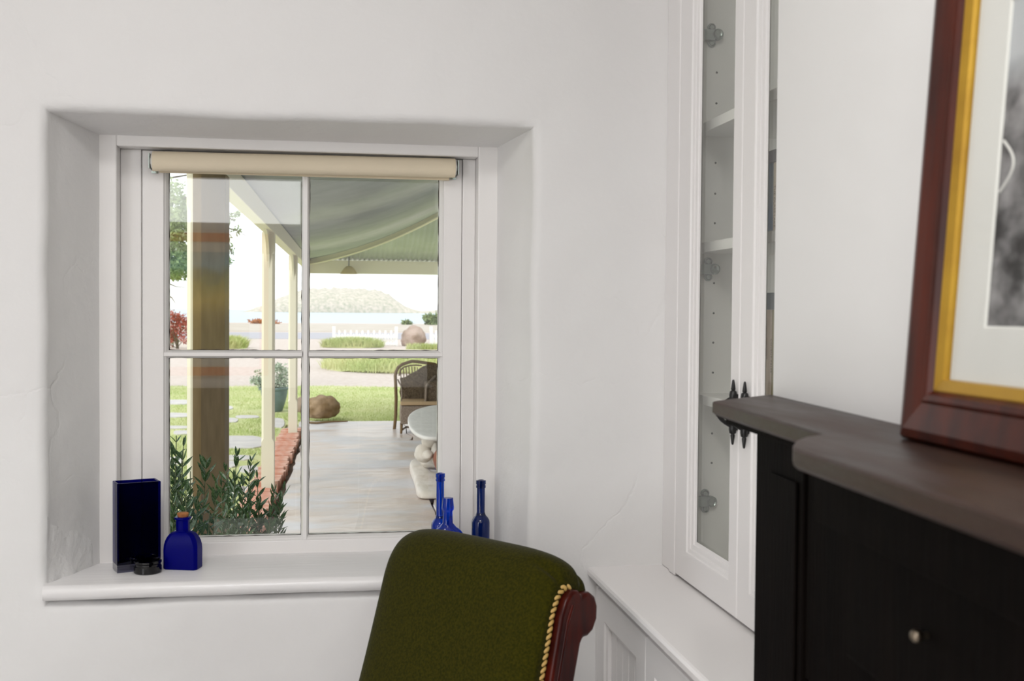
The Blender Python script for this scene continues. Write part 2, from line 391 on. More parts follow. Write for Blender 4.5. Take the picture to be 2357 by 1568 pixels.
# fixed strips beside the sash
sx0, sx1 = X_(327, YS), X_(1061, YS)
st = onY(700, 356, YS).z
B().box(xl1, sx0-.0008, YS-.004, YO-.04, ZS-.02, zch).build('frame_strip', 'gloss_white', win, bevel=.002)
B().box(sx1+.0008, xr0, YS-.004, YO-.04, ZS-.02, zch).build('frame_strip', 'gloss_white', win, bevel=.002)
# sash: stiles, rails, glazing bars, moulded inner edges
gx = [X_(388, YS+.012), X_(694.5, YS+.012), X_(711.5, YS+.012), X_(1009, YS+.012)]
gz_b = (onY(540, 1236, YS+.012).z); gz_m0 = onY(703, 824, YS+.012).z; gz_m1 = onY(703, 807, YS+.012).z; gz_t = onY(703, 395, YS+.012).z
mo = .008
def f3(u, v, h): return (u, YS+h, v)
for nm, bx_ in (('stile', (sx0, gx[0]-mo, ZS-.012, zch-.001)), ('stile', (gx[3]+mo, sx1, ZS-.012, zch-.001)),
                ('rail', (gx[0]-mo, gx[3]+mo, ZS-.012, gz_b-mo)), ('rail', (gx[0]-mo, gx[3]+mo, gz_t+mo, zch-.001))):
    B().box(bx_[0], bx_[1], YS, YS+.04, bx_[2], bx_[3]).build(nm, 'gloss_white', win, bevel=.0015)
# inner moulding of every light: ovolo step down to the glass
lights = [(gx[0], gx[1], gz_m1, gz_t), (gx[2], gx[3], gz_m1, gz_t), (gx[0], gx[1], gz_b, gz_m0), (gx[2], gx[3], gz_b, gz_m0)]
xm = (gx[1]+gx[2])/2; zm = (gz_m0+gz_m1)/2
def bar(path_u, v0, v1, half, horiz):
    b = B(); fr = .0035
    prof = [(-half, .016), (-half, .013), (-fr-.001, .006), (-fr-.001, .003), (-fr, .001), (fr, .001), (fr+.001, .003), (fr+.001, .006), (half, .013), (half, .016), (half, .036), (-half, .036)]
    la = [(path_u+o, YS+h, v0) if not horiz else (v0, YS+h, path_u+o) for o, h in prof]
    lb = [(path_u+o, YS+h, v1) if not horiz else (v1, YS+h, path_u+o) for o, h in prof]
    return b.loft([la, lb])
bar(xm, gz_b-mo, gz_t+mo, (gx[2]-gx[1])/2+.0, False).build('glazing_bar', 'gloss_white', win)
bar(zm, gx[0]-mo, gx[1]+.001, (gz_m1-gz_m0)/2, True).build('glazing_bar', 'gloss_white', win)
bar(zm, gx[2]-.001, gx[3]+mo, (gz_m1-gz_m0)/2, True).build('glazing_bar', 'gloss_white', win)
ov = B().rects([(gx[0]-mo, gx[3]+mo, gz_b-mo, gz_t+mo, .0005), (gx[0]-mo+.002, gx[3]+mo-.002, gz_b-mo+.002, gz_t+mo-.002, .0035), (gx[0]-.004, gx[3]+.004, gz_b-.004, gz_t+.004, .0055),
                (gx[0]-.001, gx[3]+.001, gz_b-.001, gz_t+.001, .0115), (gx[0], gx[3], gz_b, gz_t, .013), (gx[0], gx[3], gz_b, gz_t, .036)], f3)
ov.build('moulding', 'gloss_white', win)
for (x0, x1, z0, z1) in lights:
    p = B().box(x0-.004, x1+.004, YS+.019, YS+.0215, z0-.004, z1+.004).build('pane', 'window_glass', win)
    # ragged dark putty line behind the bars
    pb = B(); n = 40; inner = []; outer = []
    for (ax, az, bx2, bz) in ((x0, z0, x1, z0), (x1, z0, x1, z1), (x1, z1, x0, z1), (x0, z1, x0, z0)):
        for i in range(n):
            q = i/n; X = ax+(bx2-ax)*q; Z = az+(bz-az)*q
            j = .0006+.0016*max(0, noise.noise(Vector((X*55, 3.1, Z*55)))+.25)
            cx, cz = (x0+x1)/2, (z0+z1)/2
            inner.append((X+(j if X < cx-1e-6 and abs(X-x0) < 1e-6 else -j if abs(X-x1) < 1e-6 else 0), YS+.0185, Z+(j if abs(Z-z0) < 1e-6 else -j if abs(Z-z1) < 1e-6 else 0)))
            outer.append((cx+(X-cx)*1.02, YS+.0185, cz+(Z-cz)*1.02))
    pb.loft([outer, inner], caps=False); pb.build('putty_line', 'putty', win)
# window board with a rolled nosing
nose = []
zt, zb_, yf = ZS, ZS-.029, YW-.022
prof = [(YS+.03, zt+.002), (yf+.012, zt)] + [(yf+.0145*(1-math.sin(q)), zt-.0145+.0145*math.cos(q)) for q in [math.pi*k/8 for k in range(1, 8)]] + [(yf+.012, zb_), (YW+.06, zb_), (YS+.03, zb_)]
xs = [op['l']-.006+(op['r']+.006-op['l']+.006)*i/40 for i in range(41)]
sl = B()
sl.loft([[(x, y, z+noise.noise(Vector((x*5, 0, 1)))*.0016) for y, z in prof] for x in xs])
sl.build('window_sill', 'sill_paint', win, smooth=45)
rp = stone((op['l']+.03, YW+.07, ZS+.03), (.02, .1, .06), 5, 3, .25, 2.5)   # built-up rough plaster at the foot of the reveal
rp = B(); L2 = []
for i in range(15):
    q = i/14; y = YW+.004+.145*q; x = op['l']+(ob['l']-op['l'])*max(0, (y-YW-rr)/(YC+.03-YW-rr)); row = []
    for k in range(13):
        t = k/12; z = ZS-.004+.13*t*(1-.5*q); d = (1-t)**.8*(1-q)**.6*min(1, q*8)*(.008+.010*noise.noise(Vector((y*28, z*34, 2))))-.0015
        row.append((x+d, y, z))
    L2.append(row)
rp.loft(L2, closed=False, caps=False).build('plaster_patch', 'plaster_rough', win, smooth=60)

# roller blind
bc_l, bc_r = onY(352, 371, YS-.027), onY(1047, 387, YS-.027)
bl = thing('roller_blind', (bc_l+bc_r)/2, 'cream roller blind rolled up at the top of the window', 'blind')
rb = .0197; ax = (bc_r-bc_l)
loops = []
for k in range(9):
    q = k/8; c = bc_l+ax*q; loops.append([(c.x, c.y+rb*math.cos(t)*1.0, c.z+rb*math.sin(t)*1.02+noise.noise(Vector((q*3, t, 0)))*.0003) for t in [2*math.pi*i/32 for i in range(32)]])
B().loft(loops).build('fabric_roll', 'blind_fabric', bl, smooth=40)
B().box(bc_l.x+.01, bc_r.x-.01, bc_l.y-.0005+rb*.9, bc_l.y+rb*1.04, bc_l.z-rb-.001, bc_l.z-rb*.3).build('hem_flap', 'blind_fabric', bl)
for s, c in ((-1, bc_l), (1, bc_r)):
    e = c+Vector((s*.004, 0, 0))
    B().lathe((0, 0, 0), [(.001, 0), (.012, 0), (.012, .004), (.001, .004)], 20)
    lp = [[(c.x+s*o, c.y+r*math.cos(t), c.z+r*math.sin(t)) for t in [2*math.pi*i/20 for i in range(20)]] for o, r in ((0, .014), (.003, .014), (.0032, .006), (.006, .006))]
    B().loft(lp).build('end_plug', 'white_plastic', bl, smooth=40)
    b = B().box(c.x+s*.006-.0008, c.x+s*.006+.0008, c.y-.012, YS+.0005, c.z-.015, c.z+.015)
    b.build('bracket', 'zinc', bl)
    B().box(min(c.x+s*.006, c.x-s*.006), max(c.x+s*.006, c.x-s*.006), YS-.003, YS+.0003, c.z-.0215, c.z-.0165).build('bracket_foot', 'zinc', bl)

# ================================================================== THINGS ON THE SILL
va, vb, vc = onZ(246, 1310.5, ZS), onZ(269.5, 1321.5, ZS), onZ(370, 1311, ZS)
wv = vc-vb; wv.z = 0; wl = wv.length; wv.normalize(); dv = Vector((-wv.y, wv.x, 0)); dl = max(.035, min(.055, abs((va-vb).dot(dv))))
dl = .045
q = onY(273, 1114, vb.y).z; vh = q-ZS
vz = thing('rectangular_vase', vb+wv*wl/2+dv*dl/2, 'tall rectangular cobalt blue glass vase in the left corner of the sill', 'vase')
def vbox(i, z): return [vb+wv*(wl*a)+dv*(dl*c)+wv*(i*(1 if a == 0 else -1))+dv*(i*(1 if c == 0 else -1))+Vector((0, 0, z-0)) for a, c in ((0, 0), (1, 0), (1, 1), (0, 1))]
def lift(ps, z): return [(p.x, p.y, ZS+z) for p in ps]
B().loft([lift(vbox(0, 0), .016), lift(vbox(0, 0), vh-.001), lift(vbox(.001, 0), vh), lift(vbox(.003, 0), vh), lift(vbox(.004, 0), vh-.001), lift(vbox(.004, 0), .018)]).build('glass_body', 'cobalt_thick', vz)
tag(B().loft([lift(vbox(.001, 0), .0005), lift(vbox(0, 0), .002), lift(vbox(0, 0), .0158)]).build('glass_base', 'clear_glass_base', vz), 'thick clear glass base')
# small round dark dish
dc = onZ(340, 1319, ZS)
tag(B().lathe((dc.x, dc.y, ZS), [(.001, .0005), (.024, .0005), (.0262, .003), (.0262, .014), (.0245, .016), (.0245, .019), (.0262, .021), (.0262, .0245), (.024, .0255), (.022, .0245), (.021, .012), (.001, .010)], 36).build('glass_dish', 'black_glass', smooth=40),
    'small round black glass dish in front of the blue vase', 'dish')
# corked flask: flat-sided body with arched shoulders
fc = onZ(421, 1309, ZS); fb = thing('corked_bottle', fc, 'squat frosted blue bottle with cork stopper beside the vase', 'bottle')
fa = R(-14); ca, sa = math.cos(fa), math.sin(fa)
def sect(hw, hd, z, ch=.28):
    p = []
    c = min(hw, hd)*ch
    for x, y in ((-hw+c, -hd), (hw-c, -hd), (hw, -hd+c), (hw, hd-c), (hw-c, hd), (-hw+c, hd), (-hw, hd-c), (-hw, -hd+c)):
        p.append((fc.x+x*ca-y*sa, fc.y+x*sa+y*ca, ZS+z))
    return p
Hf = onY(421, 1222, fc.y).z-ZS; hb = onY(421, 1262, fc.y).z-ZS
secs = [sect(.033, .018, .0005), sect(.0345, .0195, .003), sect(.0345, .0195, hb*.97)]
for k in range(1, 8):
    t = k/7*math.pi/2; secs.append(sect(.0125+.022*math.cos(t), .0118+.0077*math.cos(t), hb+(Hf-hb)*math.sin(t), .28+.3*k/7))
def circ(r, z, n=8): return sect(r, r, z, .586)
zn = onY(421, 1196, fc.y).z-ZS; zl = onY(421, 1190, fc.y).z-ZS
secs += [circ(.0122, Hf+.002), circ(.0122, zn), circ(.0155, zn+.001), circ(.0155, zl), circ(.011, zl+.0005)]
o = B().loft(secs).build('glass_body', 'cobalt_frosted', fb, smooth=30)
sm = o.modifiers.new('bevel', 'BEVEL'); sm.width = .002; sm.segments = 3; sm.limit_method = 'ANGLE'; sm.angle_limit = R(25)
B().lathe((fc.x, fc.y, ZS), [(.0095, zl), (.0105, zl+.0012), (.0112, zl+.0072), (.0102, zl+.0085), (.001, zl+.0088)], 20).build('cork', 'cork', fb, smooth=40)
# three blue bottles at the right end
def bottle(name, px, py_top, y, prof, mat, label, n=28, sq=1, rot=0):
    t = onY(px, py_top, y); h = t.z-ZS; r = thing(name, (t.x, y, ZS), label, 'bottle')
    B().lathe((t.x, y, ZS), [(a, z*h) for a, z in prof], n, sq, rot).build('glass_body', mat, r, smooth=40)
    return r, t, h
tall = lambda rb_, rn, sh: [(.001, .001), (rb_*.9, .001), (rb_, .03), (rb_, sh), (rb_*.96, sh+.03), (rb_*.8, sh+.06), (rn*1.25, sh+.09), (rn, sh+.13), (rn, .9), (rn*1.18, .905), (rn*1.2, .93), (rn*1.08, .935), (rn*1.08, .945), (rn*1.22, .95), (rn*1.2, .995), (rn*.7, 1.0), (rn*.65, .97), (rn*.6, .9)]
b1, t1, h1 = bottle('slim_bottle', 1013.5, 1089, 2.335, tall(.0185, .0082, .38), 'cobalt_bright', 'tall slim bright blue bottle standing behind the round flask')
b3, t3, h3 = bottle('slim_bottle', 1107, 1105, 2.30, tall(.0188, .0085, .47), 'cobalt_dark', 'slim dark blue bottle at the far right of the sill')
# moon flask
t2 = onY(1031, 1146, 2.29); h2 = t2.z-ZS
mf = thing('round_flask', (t2.x, 2.29, ZS), 'short-necked round blue flask between the two slim bottles', 'bottle')
rr_, zc_ = .037, .039
sec = []
for k in range(15):
    t = -math.pi/2*.86+k/14*(math.pi*.86-.28); sec.append((rr_*math.cos(t), .0165*max(.35, math.cos(t))**.5, zc_+rr_*math.sin(t)))
sec[0] = (.014, .010, .0008)
sec += [(.0105, .0098, zc_+rr_+.004), (.0098, .0096, h2*.78), (.0105, .0105, h2*.8), (.0125, .0125, h2*.82), (.0128, .0128, h2*.86), (.0112, .0112, h2*.96), (.0108, .0108, h2), (.0075, .0075, h2)]
B().loft([[(t2.x+a*math.cos(t), 2.29+b_*math.sin(t), ZS+z) for t in [2*math.pi*i/28 for i in range(28)]] for a, b_, z in sec]).build('glass_body', 'cobalt_bright', mf, smooth=45)

# ================================================================== BUILT-IN CUPBOARD
XD, ZT, ZTOP = .679, .837, 2.36
cup = thing('display_cupboard', (.86, 1.78, ZT), 'white built-in glazed cupboard standing on the worktop in the alcove', 'cupboard')
cb = B().box(.712, 1.04, 2.13, 2.165, ZT, ZTOP); cb.box(.712, 1.04, 1.435, 1.455, ZT, ZTOP); cb.box(.895, .915, 1.455, 2.13, ZT, ZTOP)
cb.box(.712, .895, 1.455, 2.13, ZT, ZT+.018); cb.box(.712, .895, 1.455, 2.13, ZTOP-.02, ZTOP)
cb.build('carcass', 'cupboard_inside', cup)
B().box(XD+.004, .712, 2.142, 2.2, ZT, ZTOP).build('face_strip', 'satin_white', cup, bevel=.002)
B().box(XD-.001, .7115, 2.1045, 2.141, ZT, ZTOP).build('face_strip', 'satin_white', cup, bevel=.003)
B().box(XD-.001, .7115, 1.433, 1.4375, ZT, ZTOP).build('face_strip', 'satin_white', cup)
for z in (1.705, 1.475, 1.182):
    B().box(.722, .895, 1.455, 2.13, z-.010, z+.009).build('shelf', 'cupboard_inside', cup, bevel=.001)
pg = B()
for y in (167, 238, 375, 446, 514, 652, 721, 789, 858, 998, 1066):
    c = onY(1652-(y/1066)*14, y, 2.13)
    pg.loft([[(c.x+.0022*math.cos(t), 2.13-o_, c.z+.0022*math.sin(t)) for t in [math.pi*k/4 for k in range(8)]] for o_ in (-.003, .0004)])
tag(pg.build('peg_holes', 'peg_shadow', cup), 'row of small dark shelf peg holes', kind='stuff')
def door(y_lo, y_hi, f_lo, f_hi, parent):
    z0, z1 = ZT+.005, ZTOP-.005; fz0, fz1 = .897, ZTOP-.07; d = .0245
    fn = lambda u, v, h: (XD+h, u, v)
    b = B().rects([(y_lo, y_hi, z0, z1, .022), (y_lo, y_hi, z0, z1, .0015), (y_lo+.0015, y_hi-.0015, z0+.0015, z1-.0015, 0), (f_lo, f_hi, fz0, fz1, 0),
                   (f_lo+.0015, f_hi-.0015, fz0+.0015, fz1-.0015, .003), (f_lo+.008, f_hi-.008, fz0+.008, fz1-.008, .0045), (f_lo+.0085, f_hi-.0085, fz0+.0085, fz1-.0085, .0072), (f_lo+.017, f_hi-.017, fz0+.017, fz1-.017, .0085),
                   (f_lo+.018, f_hi-.018, fz0+.018, fz1-.018, .011), (f_lo+d, f_hi-d, fz0+d, fz1-d, .0125), (f_lo+d-.02, f_hi-d+.02, fz0+d-.02, fz1-d+.02, .0132), (f_lo+d-.02, f_hi-d+.02, fz0+d-.02, fz1-d+.02, .022)], fn, closed=True)
    dr = b.build('door', 'satin_white', parent)
    B().box(XD+.0135, XD+.0165, f_lo+d-.019, f_hi-d+.019, fz0+d-.019, fz1-d+.019).build('glass_pane', 'cupboard_glass', dr)
    return dr
d1 = door(1.773, 2.1035, 1.811, 2.036, cup); d2 = door(1.4385, 1.7695, 1.4775, 1.718, cup)
for px, py in ((1634, 82), (1626, 620), (1619, 1153)):
    hb_ = B(); YH = 2.13
    def disc(cx, cz, r_, t0):
        hb_.loft([[(cx+q_*math.cos(t), YH-o_, cz+q_*math.sin(t)) for t in [2*math.pi*k/18 for k in range(18)]] for o_, q_ in ((.0, r_), (t0, r_), (t0+.003, r_*.75), (t0+.001, r_*.5))])
    for ox, oy, r_, t0 in ((3, -18, .0082, .004), (3, 18, .0082, .004), (15, 0, .0108, .012)):
        c = onY(px+ox, py+oy, YH); disc(c.x, c.z, r_, t0)
    c0 = onY(px-18, py, YH); c1 = onY(px+8, py, YH); hb_.box(c0.x, c1.x, YH-.012, YH-.0005, c0.z-.010, c0.z+.010)
    tag(hb_.build('hinge', 'zinc', d1, smooth=40), 'concealed hinge seen through the glass')
def handle(px, parent):
    zt_, zb2 = 1.239, 1.131; xh = XD-.0075
    y = onX(px, 950, xh).y
    h = B()
    for s, zz in ((1, zt_), (-1, zb2)):
        h.loft([[(xh+r*math.cos(t)*1.0, y+r*math.sin(t), zz-s*o_) for t in [2*math.pi*k/14 for k in range(14)]] for r, o_ in ((.0012, 0), (.0021, .002), (.0040, .016), (.0030, .0175), (.0056, .0195), (.0066, .025), (.0064, .032), (.0052, .034), (.003, .0345))])
    pts = []
    for k in range(17):
        t = k/16; z = zt_-.030-(zt_-zb2-.060)*t; pts.append((xh-.026*math.sin(math.pi*t)**.85, y, z))
    h.tube(pts, .0035, 10)
    for zz in (zt_-.028, zb2+.028):
        h.box(xh, XD+.0005, y-.004, y+.004, zz-.004, zz+.004)
    tag(h.build('handle', 'iron', parent, smooth=50), 'black wrought-iron bow handle with pointed finials')
handle(1687, d1); handle(1713.5, d2)

# base cupboard and worktop
XB = .545
wt = B(); y0, y1 = 1.445, 2.2
pr = [(XB+.012, -.036), (XB+.010, -.030), (XB+.002, -.027), (XB-.008, -.020), (XB-.0135, -.0185), (XB-.017, -.015), (XB-.0175, -.006), (XB-.015, -.0015), (XB-.011, 0), (1.055, 0), (1.055, -.036)]
wt.loft([[(x, y, ZT-.0005+z) for x, z in pr] for y in (y0, y1)])
tag(wt.build('worktop', 'satin_white'), 'glossy white worktop with a moulded edge below the glazed doors', 'worktop')
bc = thing('base_cupboard', (.8, 1.82, 0), 'white base cupboard with grooved panel doors under the worktop', 'cupboard')
B().box(XB+.022, 1.05, 1.45, 2.19, .0005, ZT-.037).build('carcass', 'cupboard_inside', bc)
B().box(XB+.0005, XB+.022, 2.181, 2.2, 0.0005, ZT-.037).build('face_strip', 'satin_white', bc, bevel=.002)
def bdoor(ya, yb):
    z0, z1 = .06, ZT-.040; fl, fh, fz0, fz1 = ya+.056, yb-.052, .13, .745
    dr = B().rects([(ya, yb, z0, z1, .02), (ya, yb, z0, z1, .0015), (ya+.0015, yb-.0015, z0+.0015, z1-.0015, 0), (fl, fh, fz0, fz1, 0), (fl+.002, fh-.002, fz0+.002, fz1-.002, .004),
                    (fl+.010, fh-.010, fz0+.010, fz1-.010, .006), (fl+.012, fh-.012, fz0+.012, fz1-.012, .011), (fl+.012, fh-.012, fz0+.012, fz1-.012, .02)], lambda u, v, h: (XB+h, u, v), closed=True).build('door', 'satin_white', bc)
    n = 5; s = (fh-fl-.02)/n
    for i in range(n):
        a = fl+.010+s*i; B().box(XB+.0125, XB+.019, a+.0007, a+s-.0007, fz0+.01, fz1-.01).build('board', 'satin_white', dr, bevel=.0022)
bdoor(1.8435, 2.1795); bdoor(1.505, 1.8415)
# books behind the second glazed door
def book(x0, y0, y1, z0, h, depth, cover, label, flat=False, name='book', rounded=True):
    r = thing(name, (x0+depth/2, (y0+y1)/2, z0), label, 'book')
    if not flat:
        b = B(); n = 6; sp = [(x0+.004-.004*math.sin(math.pi*k/n), y0+(y1-y0)*k/n) for k in range(n+1)]
        b.prism([(x, y, z0+.0003) for x, y in [(x0+depth, y0)]+sp+[(x0+depth, y1), (x0+depth, y1-.0015), (x0+.006, y1-.0015), (x0+.006, y0+.0015), (x0+depth, y0+.0015)]], (0, 0, h)).build('cover', cover, r)
        B().box(x0+.0065, x0+depth-.003, y0+.0018, y1-.0018, z0+.003, z0+h-.003).build('pages', 'paper', r)
    else:
        B().box(x0, x0+depth, y0, y1, z0+.0003, z0+.0025).build('cover', cover, r); 
        B().box(x0, x0+.003, y0, y1, z0+.0026, z0+h-.0026).build('spine', cover, r)
        B().box(x0, x0+depth, y0, y1, z0+h-.0025, z0+h).build('cover', cover, r)
        B().box(x0+.0035, x0+depth-.003, y0+.003, y1-.003, z0+.003, z0+h-.003).build('pages', 'paper', r)
    return r
def spine_text(r, txt, x, yc, zc, size, mat):
    cu = bpy.data.curves.new('t', 'FONT'); cu.body = txt; cu.size = size; cu.align_x = 'CENTER'; cu.align_y = 'CENTER'; cu.extrude = .00005
    t = bpy.data.objects.new('t', cu); C.objects.link(t); bpy.context.view_layer.update()
    me = bpy.data.meshes.new_from_object(t.evaluated_get(bpy.context.evaluated_depsgraph_get())); bpy.data.objects.remove(t)
    me.materials.clear(); me.materials.append(M[mat])
    # reads downwards on a spine facing -X
    o = bpy.data.objects.new('title', me); C.objects.link(o); o.parent = r
    mx = Matrix(((0, 0, -1), (0, -1, 0), (0, 0, 0))).to_4x4()
    # text x -> -Z, text y -> -Y ... (right-handed: normal -> -X)
    mx = Matrix(((0, 0, -1, 0), (0, -1, 0, 0), (-1, 0, 0, 0), (0, 0, 0, 1)))
    mx.translation = Vector((x, yc, zc))-WORLD[r.name]
    o.matrix_local = mx
zs2, zs3, zs1 = 1.4842, 1.1912, 1.7142
XK = .775
def yk(px): d = ray(px, 700); return XK*d.y/d.x
ya, ym, ye = yk(1760), yk(1771.5), yk(1795)
zt2 = 1.612
book(XK, ym+.0003, yk(1750), zs2, zt2-zs2, .105, 'book_blue', 'narrow blue book upright beside the cream book')
k2 = book(XK, ye, ym-.0003, zs2, zt2-zs2-.0005, .11, 'book_cream', 'cream book titled THE GLASS LAKE standing on the middle shelf')
spine_text(k2, 'THE GLASS LAKE', XK-.0005, yk(1780), 1.535, .0098, 'ink_brown')
book(XK-.002, ye-.03, yk(1748), zt2+.0005, .021, .115, 'book_grey', 'dark grey book lying flat on top of the blue and cream books', flat=True)
zt3 = 1.355
k3 = book(XK, yk(1773)+.0003, yk(1744), zs3, zt3-zs3, .11, 'book_beige', 'beige book with reddish spine lettering on the lower shelf')
spine_text(k3, 'Harian COVEN', XK-.0005, yk(1764.5), 1.305, .0115, 'ink_red')
k4 = book(XK, ye, yk(1773)-.0003, zs3, zt3-zs3-.0008, .11, 'book_olive', 'olive-edged book standing right of the beige book')
spine_text(k4, 'COVENT TALES', XK-.0005, yk(1777), 1.275, .0085, 'ink_brown')
book(XK-.002, ye-.03, yk(1742), zt3+.0006, .0295, .115, 'book_slate', 'thick slate grey book lying flat on the lower shelf books', flat=True)
book(XK+.02, yk(1800), yk(1776), zs1, .055, .09, 'book_brown', 'small brown book standing on the top visible shelf')

# ================================================================== MANTELPIECE
mp = thing('mantelpiece', br(.75, .05, 0), 'dark wooden mantelpiece with a break-front shelf on the chimney breast', 'mantelpiece')
pts = [onZ(1640, 922, ZM), onZ(1893, 998, ZM), onZ(1845, 1006, ZM), onZ(1832, 1011, ZM), onZ(1825, 1020, ZM), onZ(1827, 1030, ZM), onZ(2357, 1204, ZM)]
uv = [((p-Pa).dot(bdir), (p-Pa).dot(bn)) for p in pts]
ub, nb = uv[2][0], uv[-1][1]
slope = (uv[6][1]-uv[5][1])/(uv[6][0]-uv[5][0])
outl = [(-.004, .001), uv[0]] + uv[1:6]
uend, Lm = 1.02, 1.5
outl += [(uend, uv[5][1]+slope*(uend-uv[5][0]))]
outl += [(uend+.012, outl[-1][1]-.02), (uend+.004, uv[1][1]+.012), (uend-.03, uv[1][1])]
outl += [(Lm-.06, uv[1][1]), (Lm-.06, .001)]
th = .018
sh = B(); e = .0035
def off_out(k):
    c = (sum(p[0] for p in outl)/len(outl), sum(p[1] for p in outl)/len(outl)); res = []
    for i, (u, n_) in enumerate(outl):
        res.append((u + (k if u < .3 else -k)*(1 if i in (0, 1, len(outl)-1, len(outl)-2) else 0), n_-(k if n_ > .01 else 0)))
    return res
sh.loft([[br(u, n_, ZM-th) for u, n_ in off_out(e)], [br(u, n_, ZM-th+e) for u, n_ in outl], [br(u, n_, ZM-e*.8) for u, n_ in outl], [br(u, n_, ZM-.001) for u, n_ in off_out(e*.5)], [br(u, n_, ZM) for u, n_ in off_out(e*1.3)]])
sh.build('mantel_shelf', 'mantel_wood', mp, smooth=22)
def bblock(u0, u1, n0, n1, z0, z1, name, mat='surround_wood', bev=.002):
    return B().loft([[br(u, n_, z) for u, n_ in ((u0, n0), (u1, n0), (u1, n1), (u0, n1))] for z in (z0, z1)]).build(name, mat, mp, bevel=bev)
wn = min(uv[0][1], uv[1][1])
bblock(.012, .395, .0005, wn-.028, ZM-th-.010, ZM-th-.0003, 'bed_moulding'); bblock(.018, .40, .0005, wn-.040, ZM-th-.019, ZM-th-.0105, 'bed_moulding')
us = .034
bblock(us, .21, .0005, .030, .0005, ZM-th-.0195, 'pilaster')
bblock(us+.07, .195, .0305, .034, .16, ZM-th-.07, 'pilaster_panel')
bblock(.2105, 1.16, .0005, .026, .93, ZM-th-.0195, 'frieze')
nbk = uv[5][1]
bblock(uv[2][0]+.03, uend-.03, .027, nbk-.035, ZM-th-.05, ZM-th-.0003, 'frieze_block'); bblock(uv[2][0]+.05, uend-.05, .027, nbk-.055, ZM-th-.16, ZM-th-.0505, 'frieze_block')
bblock(1.1605, 1.36, .0005, .030, .0005, ZM-th-.0195, 'pilaster')
bblock(.2105, .30, .0005, .018, .0005, .9295, 'inner_slip'); bblock(1.07, 1.16, .0005, .018, .0005, .9295, 'inner_slip')
fp = mp
fpl = B(); fpl.loft([[br(u, n_, z) for u, n_ in ((.302, .0005), (1.068, .0005), (1.068, .012), (.302, .012))] for z in (.0005, .929)]); fpl.build('iron_plate', 'soot_iron', fp, bevel=.003)
nk = nbk-.055; dd = ray(2110, 1464)
def hit(n_): return CAM+dd*(((Pa+bn*n_)-CAM).dot(bn)/dd.dot(bn))
kc = hit(nk+.008)
if kc.z < ZM-th-.15: nk = .026; kc = hit(nk+.008)
ku = (kc-Pa).dot(bdir)
B().tube([Vector(br(ku, nk, kc.z)), Vector(br(ku, nk+.006, kc.z))], .0025, 10).build('knob_stem', 'brass', mp, smooth=50)
stone((kc.x, kc.y, kc.z), (.005, .005, .005), 1, 2, .02).build('knob', 'brass', mp, smooth=60)
bblock(.30, .308, .0185, .024, .001, .92, 'slip_bead', 'mahogany', .001)

# framed picture leaning on the chimney breast
f0 = onZ(2068, 1010.5, ZM); f1 = onZ(2357, 1079, ZM)
fu = (f1-f0); fu.z = 0; fu.normalize(); fn_ = Vector((fu.y, -fu.x, 0)); fn_ = fn_ if fn_.x < 0 else -fn_
lean = R(3.9); fv = (Vector((0, 0, 1))*math.cos(lean)-fn_*math.sin(lean)); fno = fn_*math.cos(lean)+Vector((0, 0, 1))*math.sin(lean)
FO = Vector((f0.x, f0.y, ZM+.0012))
def fr(u, v, h): return FO+fu*u+fv*v+fno*h
fw, fh = .45, .455; tw = .0445
pic = thing('framed_picture', fr(fw/2, 0, -.008), 'large mahogany framed black and white photograph leaning on the mantel', 'picture')
def R4(i, h): return (i, fw-i, i, fh-i, h)
B().rects([R4(0, -.018), R4(0, -.004), R4(.003, .0005), R4(.010, .0025), R4(.022, .001), R4(.033, -.001), R4(.036, .0005), R4(.041, -.0005), R4(tw, -.005), R4(tw, -.012), R4(.01, -.018)], fr, closed=True).build('frame', 'mahogany', pic)
B().rects([R4(tw-.0003, -.0045), R4(tw+.001, -.004), R4(tw+.0095, -.0065), R4(tw+.0105, -.0095), R4(tw+.0105, -.0125), R4(tw-.0003, -.0125)], fr, closed=True).build('gilt_slip', 'gilt', pic)
B().rects([R4(tw+.003, -.0145), R4(tw+.003, -.0126), R4(tw+.054, -.0126), R4(tw+.0555, -.0140), R4(tw+.0555, -.0145)], fr, closed=True).build('mat_board', 'mat_board', pic)
i_ = tw+.052
mm_ = bpy.data.materials.new('photo_print'); mm_.use_nodes = True; nt = mm_.node_tree; bb = nt.nodes['Principled BSDF']; bb.inputs['Roughness'].default_value = .5
tcn = nt.nodes.new('ShaderNodeTexCoord'); n1 = nt.nodes.new('ShaderNodeTexNoise'); n1.inputs['Scale'].default_value = 26; n1.inputs['Detail'].default_value = 6
mpn = nt.nodes.new('ShaderNodeMapping'); mpn.inputs['Scale'].default_value = (1, 1, 1.3); nt.links.new(tcn.outputs['Object'], mpn.inputs[0]); nt.links.new(mpn.outputs[0], n1.inputs['Vector'])
cr = nt.nodes.new('ShaderNodeValToRGB'); cr.color_ramp.elements[0].position = .36; cr.color_ramp.elements[0].color = (.012, .010, .010, 1); cr.color_ramp.elements[1].position = .68; cr.color_ramp.elements[1].color = (.34, .33, .33, 1)
nt.links.new(n1.outputs['Fac'], cr.inputs[0])
sx_ = nt.nodes.new('ShaderNodeSeparateXYZ'); nt.links.new(tcn.outputs['Object'], sx_.inputs[0])
mr_ = nt.nodes.new('ShaderNodeMapRange'); mr_.inputs[1].default_value = .28; mr_.inputs[2].default_value = .31
nt.links.new(sx_.outputs[2], mr_.inputs[0])
mxn = nt.nodes.new('ShaderNodeMix'); mxn.data_type = 'RGBA'; mxn.inputs[7].default_value = (.5, .52, .53, 1)
nt.links.new(mr_.outputs[0], mxn.inputs[0]); nt.links.new(cr.outputs[0], mxn.inputs[6]); nt.links.new(mxn.outputs[2], bb.inputs['Base Color'])
